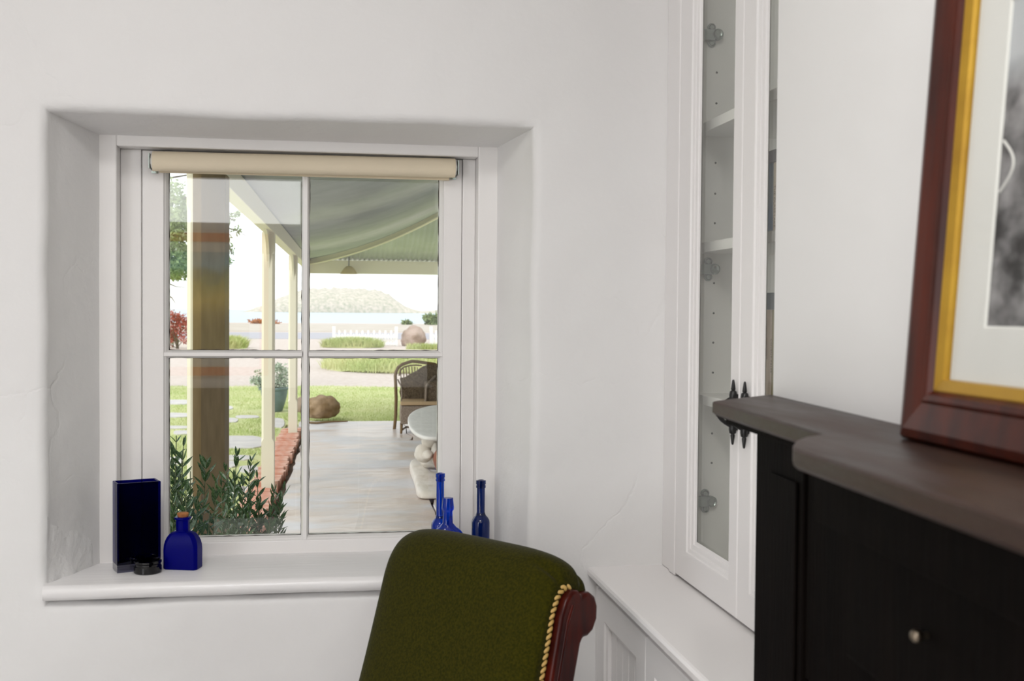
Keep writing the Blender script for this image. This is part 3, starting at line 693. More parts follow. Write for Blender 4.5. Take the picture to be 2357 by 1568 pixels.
M['photo_print'] = mm_
pp = B(); pp.add([fr(i_, i_, -.0144), fr(fw-i_, i_, -.0144), fr(fw-i_, fh-i_, -.0144), fr(i_, fh-i_, -.0144), fr(i_, i_, -.0152), fr(fw-i_, i_, -.0152), fr(fw-i_, fh-i_, -.0152), fr(i_, fh-i_, -.0152)],
       [(0, 1, 2, 3), (4, 7, 6, 5), (0, 4, 5, 1), (1, 5, 6, 2), (2, 6, 7, 3), (3, 7, 4, 0)]); pp.build('photograph', 'photo_print', pic)
# pale curved fence rail shapes in the photograph
B().tube([fr(i_+.006+.0*k, .205+.0*k, -.0143) + fu*(.016*math.sin(k/12*math.pi)) + fv*(.04*k/12) for k in range(13)], .0012, 6).build('print_detail', 'mat_board', pic)
g0, g1 = tw+.0005, -.0105
pg2 = B(); a0, a1, c0, c1 = tw-.002, fw-tw+.002, tw-.002, fh-tw+.002
pg2.add([fr(a0, c0, g1), fr(a1, c0, g1), fr(a1, c1, g1), fr(a0, c1, g1), fr(a0, c0, g1-.0012), fr(a1, c0, g1-.0012), fr(a1, c1, g1-.0012), fr(a0, c1, g1-.0012)],
        [(0, 1, 2, 3), (4, 7, 6, 5), (0, 4, 5, 1), (1, 5, 6, 2), (2, 6, 7, 3), (3, 7, 4, 0)]); pg2.build('picture_glass', 'picture_glass', pic)
pk = B(); pk.add([fr(.012, .012, -.0155), fr(fw-.012, .012, -.0155), fr(fw-.012, fh-.012, -.0155), fr(.012, fh-.012, -.0155), fr(.012, .012, -.0175), fr(fw-.012, .012, -.0175), fr(fw-.012, fh-.012, -.0175), fr(.012, fh-.012, -.0175)],
        [(0, 1, 2, 3), (4, 7, 6, 5), (0, 4, 5, 1), (1, 5, 6, 2), (2, 6, 7, 3), (3, 7, 4, 0)]); pk.build('backing', 'cork', pic)

# painting on the wall behind the viewer (seen only as a reflection in the panes)
pt = thing('landscape_painting', (-.92, YB, .98), 'wood-framed landscape painting on the wall behind the viewer, mirrored in the panes', 'painting')
def f4(u, v, h): return (u, YB+.001+h, v)
x0, x1, z0, z1 = -1.5, -.34, .92, 1.83
B().rects([(x0, x1, z0, z1, 0), (x0, x1, z0, z1, .02), (x0+.055, x1-.055, z0+.055, z1-.055, .014), (x0+.055, x1-.055, z0+.055, z1-.055, 0)], f4, closed=True).build('frame', 'orange_wood', pt)
B().rects([(x0+.055, x1-.055, z0+.055, z1-.055, .003), (x0+.055, x1-.055, z0+.055, z1-.055, .006), (x0+.12, x1-.12, z0+.13, z1-.12, .006), (x0+.12, x1-.12, z0+.13, z1-.12, .003)], f4, closed=True).build('mat_board', 'mat_board', pt)
lm = bpy.data.materials.new('painted_landscape'); lm.use_nodes = True; nt = lm.node_tree; bb = nt.nodes['Principled BSDF']; bb.inputs['Roughness'].default_value = .6
tcn = nt.nodes.new('ShaderNodeTexCoord'); sp_ = nt.nodes.new('ShaderNodeSeparateXYZ'); nt.links.new(tcn.outputs['Object'], sp_.inputs[0])
nn = nt.nodes.new('ShaderNodeTexNoise'); nn.inputs['Scale'].default_value = 5; nt.links.new(tcn.outputs['Object'], nn.inputs['Vector'])
ma = nt.nodes.new('ShaderNodeMath'); ma.operation = 'MULTIPLY_ADD'; ma.inputs[1].default_value = .25; nt.links.new(nn.outputs['Fac'], ma.inputs[0]); nt.links.new(sp_.outputs[2], ma.inputs[2])
cr = nt.nodes.new('ShaderNodeValToRGB'); el = cr.color_ramp.elements
el[0].position = 0; el[0].color = (*s2l(130, 130, 40), 1); el[1].position = 1; el[1].color = (*s2l(120, 150, 170), 1)
for p_, c_ in ((.38, (150, 136, 40)), (.55, (250, 220, 80)), (.68, (190, 190, 70)), (.72, (110, 150, 110)), (.76, (140, 200, 215))):
    e_ = el.new(p_); e_.color = (*s2l(*c_), 1)
nt.links.new(ma.outputs[0], cr.inputs[0]); nt.links.new(cr.outputs[0], bb.inputs['Base Color']); M['painted_landscape'] = lm
B().box(x0+.11, x1-.11, YB+.002, YB+.0045, z0+.12, z1-.11).build('canvas', 'painted_landscape', pt)

# ================================================================== CHAIR
zt0 = .965
TL, TR = onZ(952, 1216, zt0), onZ(1272, 1284, zt0)
cw = TR-TL; cw.z = 0; WL = cw.length; cw.normalize(); cbk = Vector((-cw.y, cw.x, 0))
CO = (TL+TR)/2; CO.z = 0
def ch(s, b, z): p = CO+cw*s+cbk*b; return (p.x, p.y, z)
arm = thing('armchair', ch(0, -.25, 0), 'green velvet chair with scrolled mahogany frame and gold braid', 'chair')
HW = WL/2+.028
cp = [(-.225, .43), (-.19, .52), (-.152, .62), (-.118, .71), (-.090, .79), (-.068, .86), (-.054, .905), (-.040, .938), (-.018, .962), (.010, .970), (.036, .962), (.056, .944), (.066, .920), (.062, .896), (.040, .875), (.012, .85), (-.012, .80), (-.045, .71), (-.085, .60), (-.14, .43)]
ep = [(-.185, .44), (-.150, .53), (-.118, .62), (-.088, .71), (-.064, .79), (-.046, .85), (-.037, .880), (-.026, .900), (-.012, .914), (.006, .918), (.022, .914), (.034, .906), (.040, .895), (.038, .884), (.026, .872), (.006, .852), (-.016, .80), (-.048, .71), (-.088, .60), (-.135, .44)]
def crs(pp_, m_=4):
    out = []
    for i in range(len(pp_)-1):
        p0, p1, p2, p3 = pp_[max(i-1, 0)], pp_[i], pp_[i+1], pp_[min(i+2, len(pp_)-1)]
        for k in range(m_):
            t = k/m_; out.append(tuple(.5*((2*p1[d])+(-p0[d]+p2[d])*t+(2*p0[d]-5*p1[d]+4*p2[d]-p3[d])*t*t+(-p0[d]+3*p1[d]-3*p2[d]+p3[d])*t**3) for d in (0, 1)))
    return out+[pp_[-1]]
cp, ep = crs(cp), crs(ep)
cushion = []
NS = 110
for i in range(NS+1):
    t = -1+2*i/NS; s = HW*(math.copysign(1-(1-abs(t))**1.8, t)); k = max(0, 1-abs(s/HW)**4.5)**(1/3.2)
    row = []
    for j, ((b0, z0_), (b1_, z1_)) in enumerate(zip(cp, ep)):
        b_, z_ = b1_+(b0-b1_)*k, z1_+(z0_-z1_)*k
        # gathers radiating from the scroll
        wgt = max(0, (abs(s)/HW-.66)/.34); wgt = min(1, wgt*1.4)*(1-max(0, wgt-.8)*2)
        if 24 <= j <= 56 and wgt > 0 and s > 0:
            an = math.atan2(z0_-.895, b0-.005); fade = min(1, (j-24)/8, (56-j)/8)
            d = -.012*wgt*fade*max(0, math.cos(an*6.5+.5+.25*math.sin(an*3)))**5
            b_ += d*math.cos(an); z_ += d*math.sin(an)
        row.append(ch(s, b_, z_))
    cushion.append(row)
# refine profile by Catmull-Rom style subdivision modifier
o = B().loft(cushion).build('upholstered_back', 'velvet', arm, smooth=80)
sb = o.modifiers.new('sub', 'SUBSURF'); sb.levels = 1; sb.render_levels = 1
wo0 = [(-.172, .44), (-.138, .53), (-.104, .62), (-.074, .71), (-.048, .79), (-.032, .85), (-.022, .890), (-.010, .914), (.006, .926), (.022, .924), (.030, .914), (.036, .917), (.050, .917), (.064, .908), (.071, .892), (.070, .872), (.060, .855), (.046, .848), (.034, .848), (.028, .84), (.014, .79), (-.012, .71), (-.048, .60), (-.082, .52), (-.12, .44)]
for sgn in (-1, 1):
    s0, s1 = sgn*(HW-.014), sgn*(HW+.014)
    wo = [(b*.93-.004, z-.006) for b, z in wo0]
    o = B().loft([[ch(s0, b, z) for b, z in wo], [ch(s1, b, z) for b, z in wo]]).build('back_post', 'chair_mahogany', arm, smooth=35)
    bv = o.modifiers.new('bevel', 'BEVEL'); bv.width = .007; bv.segments = 4; bv.limit_method = 'ANGLE'; bv.angle_limit = R(50)
    # reeded bead along the post
    B().tube([ch(s1-sgn*.001, b+.014, z-.010) for b, z in wo[1:8]], .0035, 8).build('reed', 'chair_mahogany', arm, smooth=60)
    gb = B(); path = [Vector(ch(sgn*(HW-.004), b-.006, z+.003)) for b, z in wo[1:10]]
    dense = []
    for a, b in zip(path[:-1], path[1:]):
        n = max(2, int((b-a).length/.0011))
        dense += [a.lerp(b, k/n) for k in range(n)]
    for ph in (0, math.pi):
        hp = []
        for k, p in enumerate(dense):
            t = (dense[min(k+1, len(dense)-1)]-dense[max(k-1, 0)]).normalized(); n1_ = t.cross(cw).normalized()
            q = k*.0011/.020*2*math.pi+ph
            hp.append(p+n1_*.0048*math.sin(q)*.8+cw*(.0042*math.cos(q)))
        gb.tube(hp, .0033, 7)
    tag(gb.build('gold_braid', 'gimp', arm, smooth=60), 'twisted gold gimp braid')
def slab(s0, s1, b0, b1, z0, z1, nm, mat, bev): B().loft([[ch(s, b, z) for s, b in ((s0, b0), (s1, b0), (s1, b1), (s0, b1))] for z in (z0, z1)]).build(nm, mat, arm, bevel=bev)
slab(-HW-.03, HW+.03, -.62, -.15, .36, .44, 'seat', 'velvet', .03)
slab(-HW-.035, HW+.035, -.63, -.12, .30, .359, 'seat_rail', 'chair_mahogany', .006)
for sgn in (-1, 1):
    B().tube([ch(sgn*(HW+.01), -.59, .3), ch(sgn*(HW+.01), -.59, .2), ch(sgn*(HW+.01), -.60, .08), ch(sgn*(HW+.01), -.60, .0)], [.028, .022, .014, .018], 14).build('leg', 'chair_mahogany', arm, smooth=50)
    B().tube([ch(sgn*(HW+.01), -.15, .44), ch(sgn*(HW+.01), -.13, .28), ch(sgn*(HW+.01), -.08, .0)], [.026, .022, .016], 12).build('leg', 'chair_mahogany', arm, smooth=50)

# ================================================================== OUTDOORS
ZV, ZG = -.15, -.22                       # veranda floor, garden ground
g = B()
def gq(x0, x1, y0, y1, za, zb): g.add([(x0, y0, za), (x1, y0, za), (x1, y1, zb), (x0, y1, zb)], [(0, 1, 2, 3)])
gq(-300, 300, YO, 130, ZG, ZG); gq(-300, 300, 130, 136, ZG, -6.2)
struct(g.build('ground', 'gravel'), 'pale gravel ground around the house', 'ground')
struct(B().box(-9000, 9000, 134, 9000, -6.3, -5.6).build('sea', 'sea'), 'pale calm sea beyond the shore', 'sea')
def strip(name, y_px0, y_px1, mat, dz, label, cat):
    a, b = onZ(800, y_px0, ZG).y, onZ(800, y_px1, ZG).y
    struct(B().box(-200, 200, min(a, b), max(a, b), ZG, ZG+dz).build(name, mat), label, cat)
strip('roadside_ground', 764, 747, 'dry_ground', .02, 'dry bare strip of ground between road and shore', 'ground')
strip('road', 781, 766.5, 'asphalt', .012, 'pale grey road beyond the picket fence', 'road')
# island
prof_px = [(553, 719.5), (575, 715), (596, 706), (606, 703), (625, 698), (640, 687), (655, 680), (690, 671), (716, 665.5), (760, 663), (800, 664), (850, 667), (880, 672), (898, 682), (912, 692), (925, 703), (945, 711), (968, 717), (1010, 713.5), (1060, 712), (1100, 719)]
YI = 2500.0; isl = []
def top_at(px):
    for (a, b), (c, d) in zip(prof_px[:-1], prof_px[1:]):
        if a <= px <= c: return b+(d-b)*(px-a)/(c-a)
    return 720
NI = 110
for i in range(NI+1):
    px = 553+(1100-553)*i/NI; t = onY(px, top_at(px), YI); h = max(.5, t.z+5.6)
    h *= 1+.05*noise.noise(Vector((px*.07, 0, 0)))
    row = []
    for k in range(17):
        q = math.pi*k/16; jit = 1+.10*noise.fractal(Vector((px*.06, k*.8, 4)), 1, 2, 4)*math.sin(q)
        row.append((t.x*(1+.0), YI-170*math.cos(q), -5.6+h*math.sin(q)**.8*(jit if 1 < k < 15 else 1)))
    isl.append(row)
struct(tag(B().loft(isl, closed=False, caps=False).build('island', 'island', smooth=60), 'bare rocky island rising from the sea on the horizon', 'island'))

# ---- veranda
b2 = onZ(617, 1124, ZV); b3 = onZ(674, 1000, ZV); step = b3-b2
posts = [b2-step*.985, b2, b3, b3+step]
vdir = step.normalized(); vn = Vector((vdir.y, -vdir.x, 0))          # vn points right, towards the house side
def ve(u, n, z): p = b2+vdir*u+vn*n; return (p.x, p.y, z)            # u along the posts, n across
ZBm = 1.985                                                          # underside of the veranda beam
UN = -(b2.y-YO-.02)/vdir.y; UF = (b3+step-b2).length+.10
def sq(c, half, z): return [ve(c[0]+a*half, c[1]+b*half, z) for a, b in ((-1, -1), (1, -1), (1, 1), (-1, 1))]
for i, p in enumerate(posts):
    u = (p-b2).dot(vdir); h = .052 if i else .086
    lab = ['brown-faced veranda post just outside the window, behind the shrub', 'cream veranda post rising from the brick edging', 'cream veranda post with chipped foot at the end of the brick edging', 'farthest cream veranda post beside the window bar'][i]
    r = thing('veranda_post', p, lab, 'post', 'veranda posts')
    def oct_(k, z):
        c = .018; return [ve(u+a, b, z) for a, b in ((-h+c, -h), (h-c, -h), (h, -h+c), (h, h-c), (h-c, h), (-h+c, h), (-h, h-c), (-h, -h+c))]
    def sq8(z, e=.001): return [ve(u+a, b, z) for a, b in ((-h+e, -h), (h-e, -h), (h, -h+e), (h, h-e), (h-e, h), (-h+e, h), (-h, h-e), (-h, -h+e))]
    zc0, zc1 = ZV+.42, ZBm-.18
    B().loft([sq8(ZV+.001), sq8(zc0-.03), oct_(1, zc0), oct_(1, zc1), sq8(zc1+.03), sq8(ZBm-.001)]).build('shaft', 'post_cream', r)
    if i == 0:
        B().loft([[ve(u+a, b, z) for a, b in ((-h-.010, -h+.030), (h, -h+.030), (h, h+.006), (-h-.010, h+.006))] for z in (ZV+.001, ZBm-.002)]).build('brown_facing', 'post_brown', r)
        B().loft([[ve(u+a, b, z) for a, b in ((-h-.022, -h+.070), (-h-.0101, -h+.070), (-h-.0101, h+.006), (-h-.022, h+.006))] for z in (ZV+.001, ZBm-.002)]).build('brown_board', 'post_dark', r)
    if i:
        for sg in (-1, 1):                                             # curved brackets under the beam
            poly = []
            for k in range(9):
                q = k/8*math.pi/2; poly.append(ve(u+sg*(h+.42*(1-math.sin(q))), -.012, ZBm-.0005-.30*(1-math.cos(q))))
            poly = [ve(u+sg*h, -.012, ZBm-.0005)]+poly
            B().prism(poly, Vector(ve(0, .024, 0))-Vector(ve(0, 0, 0))).build('bracket', 'post_cream', r)
rf = thing('veranda_roof', ve(0, 0, ZBm), 'concave corrugated iron veranda roof on cream beams', 'roof')
def beam(u0, u1, n0, n1, z0, z1, nm='beam'): B().loft([[ve(u, n, z) for u, n in ((u0, n0), (u1, n0), (u1, n1), (u0, n1))] for z in (z0, z1)]).build(nm, 'post_cream', rf, bevel=.004)
beam(UN, UF-.05, -.045, .045, ZBm, ZBm+.14)
beam(UF-.045, UF+.045, -.045, 3.6, ZBm-.075, ZBm+.13)
U = 3.0
def zr(d): return ZBm+.150+.12*d+.105*d*d
pitch = .076
rs = B(); ns = int((UF-UN+.1)/pitch*4); rows = []
EAVE = .16
for i in range(ns+1):
    u = UN+(UF+EAVE-UN)*i/ns; lim = min(U, UF-u); row = []
    for k in range(13):
        n = -EAVE+(lim+EAVE)*k/12; row.append(ve(u, n, zr(n)+.009*math.sin(2*math.pi*u/pitch)))
    rows.append(row)
rs.loft(rows, closed=False, caps=False); rs.build('roof_sheet', 'roof_iron', rf, smooth=60)
rs = B(); rows = []; ns = int((3.3+.2)/pitch*4)
for i in range(ns+1):
    n = -EAVE+(3.3+EAVE)*i/ns; lim = min(U, n); row = []
    for k in range(13):
        d = -EAVE+(lim+EAVE)*k/12; row.append(ve(UF-d, n, zr(d)+.009*math.sin(2*math.pi*n/pitch)))
    rows.append(row)
rs.loft(rows, closed=False, caps=False); rs.build('roof_sheet', 'roof_iron', rf, smooth=60)
hp = [(.06+2.9*k/24) for k in range(25)]
B().loft([[ve(UF-d-a*.7, d-a*.7+.0, zr(d)-b) for a, b in ((-.03, .012), (.03, .012), (.03, .085), (-.03, .085))] for d in hp]).build('hip_rafter', 'post_cream', rf)
B().tube([ve(UF-d-.05, d-.05, zr(d)-.10) for d in hp], .016, 6).build('hip_bead', 'post_cream', rf)
# house wall to the right of the veranda
struct(B().loft([[ve(u, n, z) for u, n in ((UN, 2.9), (UF-3.0, 2.9), (UF-3.0, 3.1), (UN, 3.1))] for z in (ZV, 3.6)]).build('wall_veranda', 'plaster'), 'white house wall along the veranda', 'wall')
lb = Vector(ve(UF-.25, 0, ZBm)); lp_ = onY(803, 631, lb.y)
lamp = thing('veranda_lamp', lp_, 'olive bell-shaped lamp shade hung under the far veranda beam', 'lamp')
B().lathe(lp_, [(.135, 0), (.13, .012), (.10, .06), (.065, .10), (.045, .118), (.02, .125), (.001, .126)], 20).build('lamp_shade', 'lamp_shade', lamp, smooth=40)
B().tube([(lp_.x, lp_.y, lp_.z+.12), (lp_.x, lp_.y, zr(.2))], .008, 8).build('hanging_rod', 'iron', lamp)

# veranda paving: separate flagstones
vf = B().loft([[ve(u, n, z) for u, n in ((UN, .17), (15.25-b2.y, .17), (15.25-b2.y, 3.3), (UN, 3.3))] for z in (ZV-.2, ZV-.045)]).build('veranda_floor', 'joint_soil')
struct(vf, 'irregular flagstone floor of the veranda', 'floor')
u = UN+.02; kk = 0; uend_ = 15.35-b2.y; rnd = random.Random(3)
lines = []
while u < uend_-.5: lines.append(u); u += rnd.uniform(1.1, 2.2)
lines.append(uend_)
def cut(u, i): return u
for i in range(len(lines)-1):
    n = .14; cols = [n]
    while n < 2.6: n += rnd.uniform(1.1, 2.2); cols.append(min(n, 3.3))
    if cols[-1] < 3.25: cols.append(3.3)
    for a, b in zip(cols[:-1], cols[1:]):
        gp = .006; zz = ZV-rnd.uniform(0, .006)
        def ed(u0, n0, u1, n1, m_, seed):
            out = []
            for k in range(m_):
                q = k/m_; uu, nn_ = u0+(u1-u0)*q, n0+(n1-n0)*q
                out.append((uu+.05*noise.noise(Vector((nn_*2.5, round(u0, 2) if abs(u0-u1) < 1e-6 else uu, 0)))*(1 if abs(u0-u1) < 1e-6 else 0),
                            nn_+(.05*noise.noise(Vector((uu*2.5, n0, 7))) if abs(n0-n1) < 1e-6 else 0)))
            return out
        u0, u1 = lines[i]+gp, lines[i+1]-gp
        if i+1 == len(lines)-1: pass
        ol = ed(u0, a+gp, u0, b-gp, 6, 0)+ed(u0, b-gp, u1, b-gp, 6, 1)+ed(u1, b-gp, u1, a+gp, 6, 2)+ed(u1, a+gp, u0, a+gp, 6, 3)
        B().loft([[ve(p, q, ZV-.044) for p, q in ol], [ve(p, q, zz-.006) for p, q in ol], [ve(p+(.006 if p < (u0+u1)/2 else -.006), q+(.006 if q < (a+b)/2 else -.006), zz) for p, q in ol]]).build('flagstone', 'flagstone', vf)
# brick edging
be = thing('brick_edging', ve(2, -.02, ZG), 'row of terracotta bricks edging the lawn along the veranda posts', 'edging')
bm_ = B().box(-.048, .048, -.115, .115, 0, .10); bme = bm_.mesh('brick', 'brick_clay')
uu = -2.6; k = 0
while uu < 4.6:
    if all(abs(uu-(p-b2).dot(vdir)) > .12 for p in posts):
        p = ve(uu, -.03+rnd.uniform(-.02, .02), ZG+.0+rnd.uniform(-.012, .006))
        piece('brick', bme, be, p, (rnd.uniform(-.04, .04), rnd.uniform(-.03, .03), math.atan2(-vdir.x, vdir.y)*1+math.pi/2*0+rnd.uniform(-.05, .05)+math.pi/2))
    uu += .104
soil = B().loft([[ve(u, n, z) for u, n in ((UN, .09), (6.0, .09), (6.0, .169), (UN, .169))] for z in (ZG-.02, ZG+.015)]).build('soil_gap', 'joint_soil')
struct(soil, 'dark soil gap between bricks and flagstones', 'soil')

# lawn
lw = [onZ(-300, 880, ZG), onZ(390, 893, ZG), onZ(620, 893, ZG), onZ(760, 892, ZG), onZ(1000, 897, ZG), onZ(1400, 905, ZG)]
la_ = B(); zt_ = ZG+.03
ol = [(p.x, p.y) for p in lw]+[(9, 15.3)]+[ve(15.3-b2.y, 3.2, 0)[:2], ve(15.3-b2.y, -.165, 0)[:2], ve(UN, -.165, 0)[:2], (-9, YO+.1)]
la_.loft([[(x, y, ZG-.01) for x, y in ol], [(x, y, zt_) for x, y in ol]])
lawn = la_.build('lawn', 'lawn'); struct(lawn, 'bright green lawn beside the veranda', 'lawn')
def inpoly(x, y, poly):
    c = False; j = len(poly)-1
    for i in range(len(poly)):
        if (poly[i][1] > y) != (poly[j][1] > y) and x < (poly[j][0]-poly[i][0])*(y-poly[i][1])/(poly[j][1]-poly[i][1])+poly[i][0]: c = not c
        j = i
    return c
# stepping stones (pixel centre, half sizes) on the lawn
st_px = [(408, 925, 32, 5), (405, 955, 34, 5), (520, 938, 16, 4), (527, 967, 20, 5), (569, 959, 26, 3), (405, 983, 30, 3), (420, 995, 22, 4), (548, 1017, 66, 14), (540, 1053, 42, 5),
         (520, 1068, 26, 7), (572, 1079, 22, 8), (545, 1127, 28, 9), (640, 973, 15, 11), (400, 1060, 22, 8), (705, 975, 18, 6)]
labs = ['pale stepping stone farthest left on the lawn', 'pale stepping stone second from the far left of the lawn', 'small pale stepping stone just right of the brown post, farthest one', 'small pale stepping stone right of the brown post, near the lawn middle',
        'thin sliver of stepping stone left of the potted bush', 'narrow stepping stone at the left edge of the window, third nearest', 'small stepping stone at the left edge above the shrub', 'largest pale stepping stone, left of the cream post',
        'long narrow stepping stone just below the largest one', 'stepping stone beside the brown post above the shrub', 'stepping stone touching the cream post above the shrub', 'nearest stepping stone partly behind the olive shrub',
        'stepping stone between the two cream posts by the green pot', 'stepping stone behind the left end of the olive shrub', 'flat stone slab beside the farthest veranda post']
STONES = []
for i, (px, py, a, b) in enumerate(st_px):
    ol2 = []
    for k in range(16):
        t = 2*math.pi*k/16; r_ = 1+.16*noise.noise(Vector((math.cos(t)*1.3+i*5, math.sin(t)*1.3, i)))
        ol2.append(onZ(px+a*r_*math.copysign(abs(math.cos(t))**.7, math.cos(t)), py+b*r_*math.copysign(abs(math.sin(t))**.7, math.sin(t)), zt_+.012))
    STONES.append([(p.x, p.y) for p in ol2])
    c = sum((p for p in ol2), Vector())/16
    tag(B().loft([[(p.x, p.y, zt_-.01) for p in ol2], [(p.x, p.y, zt_+.008) for p in ol2], [tuple(c+(p-c)*.97+Vector((0, 0, .002))) for p in ol2]]).build('stepping_stone', 'paver'), labs[i], 'paving stone', 'stepping stones in the lawn')
def blades(area_fn, n, h, wdt, zbase, seed, lean=.5):
    r = random.Random(seed); vs = []; fs = []
    while n > 0:
        x, y, zb2, ok = area_fn(r)
        if not ok: n -= 1; continue
        n -= 1
        a = r.uniform(0, 2*math.pi); hh = h*r.uniform(.5, 1.15); dx, dy = math.cos(a)*wdt, math.sin(a)*wdt
        lx, ly = r.gauss(0, lean)*hh, r.gauss(0, lean)*hh; k = len(vs)
        vs += [(x-dx, y-dy, zb2), (x+dx, y+dy, zb2), (x+lx*.4+dx*.7, y+ly*.4+dy*.7, zb2+hh*.6), (x+lx*.4-dx*.7, y+ly*.4-dy*.7, zb2+hh*.6), (x+lx, y+ly, zb2+hh)]
        fs += [(k, k+1, k+2, k+3), (k+3, k+2, k+4)]
    b = B(); b.v = vs; b.f = fs; return b
def quick(b, name, mat, parent=None):
    me = bpy.data.meshes.new(name); off = WORLD[parent.name] if parent else Vector((0, 0, 0))
    me.from_pydata([(v[0]-off.x, v[1]-off.y, v[2]-off.z) for v in b.v], [], b.f); me.materials.append(M[mat])
    o = bpy.data.objects.new(name, me); C.objects.link(o); WORLD[o.name] = off
    if parent: o.parent = parent
    return o
STONES_X = []
for s_o in STONES:
    cx_, cy_ = sum(p[0] for p in s_o)/16, sum(p[1] for p in s_o)/16; STONES_X.append([tuple(Vector((x, y))+(Vector((x, y))-Vector((cx_, cy_))).normalized()*.11) for x, y in s_o])
_pcv = onZ(631, 952, ZG); PCV = Vector((_pcv.x, _pcv.y)); _srv = onZ(694, 953, ZG); SRV = Vector((_srv.x, _srv.y))
def lawn_area(r):
    if r.random() < .6: p = onZ(r.uniform(385, 700), 885+260*r.random()**1.6, zt_)
    else: p = onZ(r.uniform(600, 1010), r.uniform(888, 975), zt_)
    ok = inpoly(p.x, p.y, ol) and not any(inpoly(p.x, p.y, s) for s in STONES_X) and (Vector((p.x, p.y))-PCV).length > .45 and (Vector((p.x, p.y))-SRV).length > .3 and inpoly(p.x+.06, p.y, ol)
    return p.x, p.y, zt_-.002, ok
tag(quick(blades(lawn_area, 52000, .038, .0035, 0, 11, .6), 'lawn_grass', 'grass_blade'), 'short grass blades growing on the lawn', 'grass', kind='stuff')
# long grass bank, low mounds by the fence
def mound(pxc, pyb, pw, ph, n, h, seed, label, name='grass_clump', dep=2.5, mat='bed_grass', skew=0):
    c = onZ(pxc, pyb, ZG); sc = c.y/FPX
    r = thing(name, (c.x, c.y, ZG), label, 'plant')
    rx, hz, ry = pw*sc*.5, ph*sc, dep
    st_ = stone((c.x, c.y+ry*.6, ZG), (rx*.94, ry*.9, max(.02, hz-h*.55)), seed, 3, .1, 1.5); st_.v = [(x, y, max(z, ZG-.005)) for x, y, z in st_.v]
    st_.build('soil_mound', mat, r, smooth=60)
    def fn(rn):
        a, q = rn.uniform(0, 2*math.pi), math.sqrt(rn.random()); x = math.cos(a)*q; y = math.sin(a)*q
        z = max(.0, (1-x*x-y*y))**.5*(max(.02, hz-h*.55))
        return c.x+rx*x, c.y+ry*.6+ry*y, ZG+z*.96, True
    tag(quick(blades(fn, n, h, h*.035, 0, seed, .5), 'grass_blades', mat, r), 'long grass blades', kind='stuff')
    return r
mound(960, 856, 440, 30, 9000, .28, 21, 'wide bank of long green grass behind the wicker chair', dep=3.2)
mound(812, 801, 145, 20, 3500, .28, 22, 'low clump of yellow-green grass before the picket fence', dep=.8)
mound(525, 803, 80, 22, 2500, .35, 23, 'pale yellow grass clump beside the red shrub', dep=1.2)
mound(1000, 805, 130, 9, 1500, .25, 24, 'dry grass at the foot of the rock by the fence', dep=.4)
# boulders
bo = onZ(742, 969, ZV); s_ = bo.y/FPX
tag(stone((bo.x, bo.y+.25, ZV+.155), (40*s_, .26, 29*s_), 3, 4, .16, 2.0, -.75).build('boulder', 'boulder', smooth=60), 'round brown boulder on the far edge of the veranda', 'boulder')
fbk = onZ(953, 797, ZG); s_ = fbk.y/FPX
tag(stone((fbk.x, fbk.y+.3, ZG+.30), (28*s_, .5, 30*s_), 8, 4, .22, 1.7, -.5).build('fence_rock', 'far_rock', smooth=60), 'pinkish weathered rock beside the picket fence', 'rock')
sr = onZ(694, 953, ZG); tag(stone((sr.x, sr.y, ZG+.10), (.10, .1, .16), 4, 3, .2, 1.5, -.5).build('garden_rock', 'far_rock', smooth=60), 'small grey rock beside the farthest veranda post', 'rock')
tag(B().tube([onZ(700, 973, ZV+.012), onZ(730, 974, ZV+.012), onZ(765, 971, ZV+.014), onZ(800, 970, ZV+.010)], [.012, .014, .012, .008], 7).build('stick', 'cane', smooth=60), 'thin bare stick lying in front of the boulder', 'stick')
# picket fence
def fence(p0, p1, label, npk, posts_px):
    a, b = onZ(p0, 797, ZG), onZ(p1, 797, ZG); s_ = a.y/FPX; r = thing('picket_fence', (a+b)/2, label, 'fence', 'picket fences by the road')
    def P(px): t = (px-p0)/(p1-p0) if p1 != p0 else 0; return a.lerp(b, t)
    for px in posts_px:
        c = P(px); hw = 3.4*s_; B().box(c.x-hw, c.x+hw, c.y-hw, c.y+hw, ZG-.02, ZG+45*s_).build('post', 'fence_white', r, bevel=.01)
    if npk:
        for zz in (6, 22): B().box(a.x, b.x, a.y+.03, a.y+.07, ZG+zz*s_-2*s_, ZG+zz*s_+2*s_).build('rail', 'fence_white', r)
        tallm = B().prism([(-2.3*s_, 0, 0), (2.3*s_, 0, 0), (2.3*s_, 0, 34*s_), (0, 0, 36*s_), (-2.3*s_, 0, 34*s_)], (0, .025, 0)).mesh('picket', 'fence_white')
        shm = B().prism([(-2.3*s_, 0, 0), (2.3*s_, 0, 0), (2.3*s_, 0, 26*s_), (0, 0, 28*s_), (-2.3*s_, 0, 26*s_)], (0, .025, 0)).mesh('picket', 'fence_white')
        for i in range(npk):
            c = P(p0+(p1-p0)*(i+.8)/(npk+.6)); piece('picket', (shm if i % 2 == 0 else tallm), r, (c.x, c.y, ZG+1*s_))
    return r
fence(768.5, 912, 'long white picket fence panel between grass clump and rock', 21, (768.5, 912))
fence(992, 1080, 'white picket fence panel right of the rock', 13, (992, 1080))
fence(522, 430, 'white fence post beside the red shrub', 0, (521,))
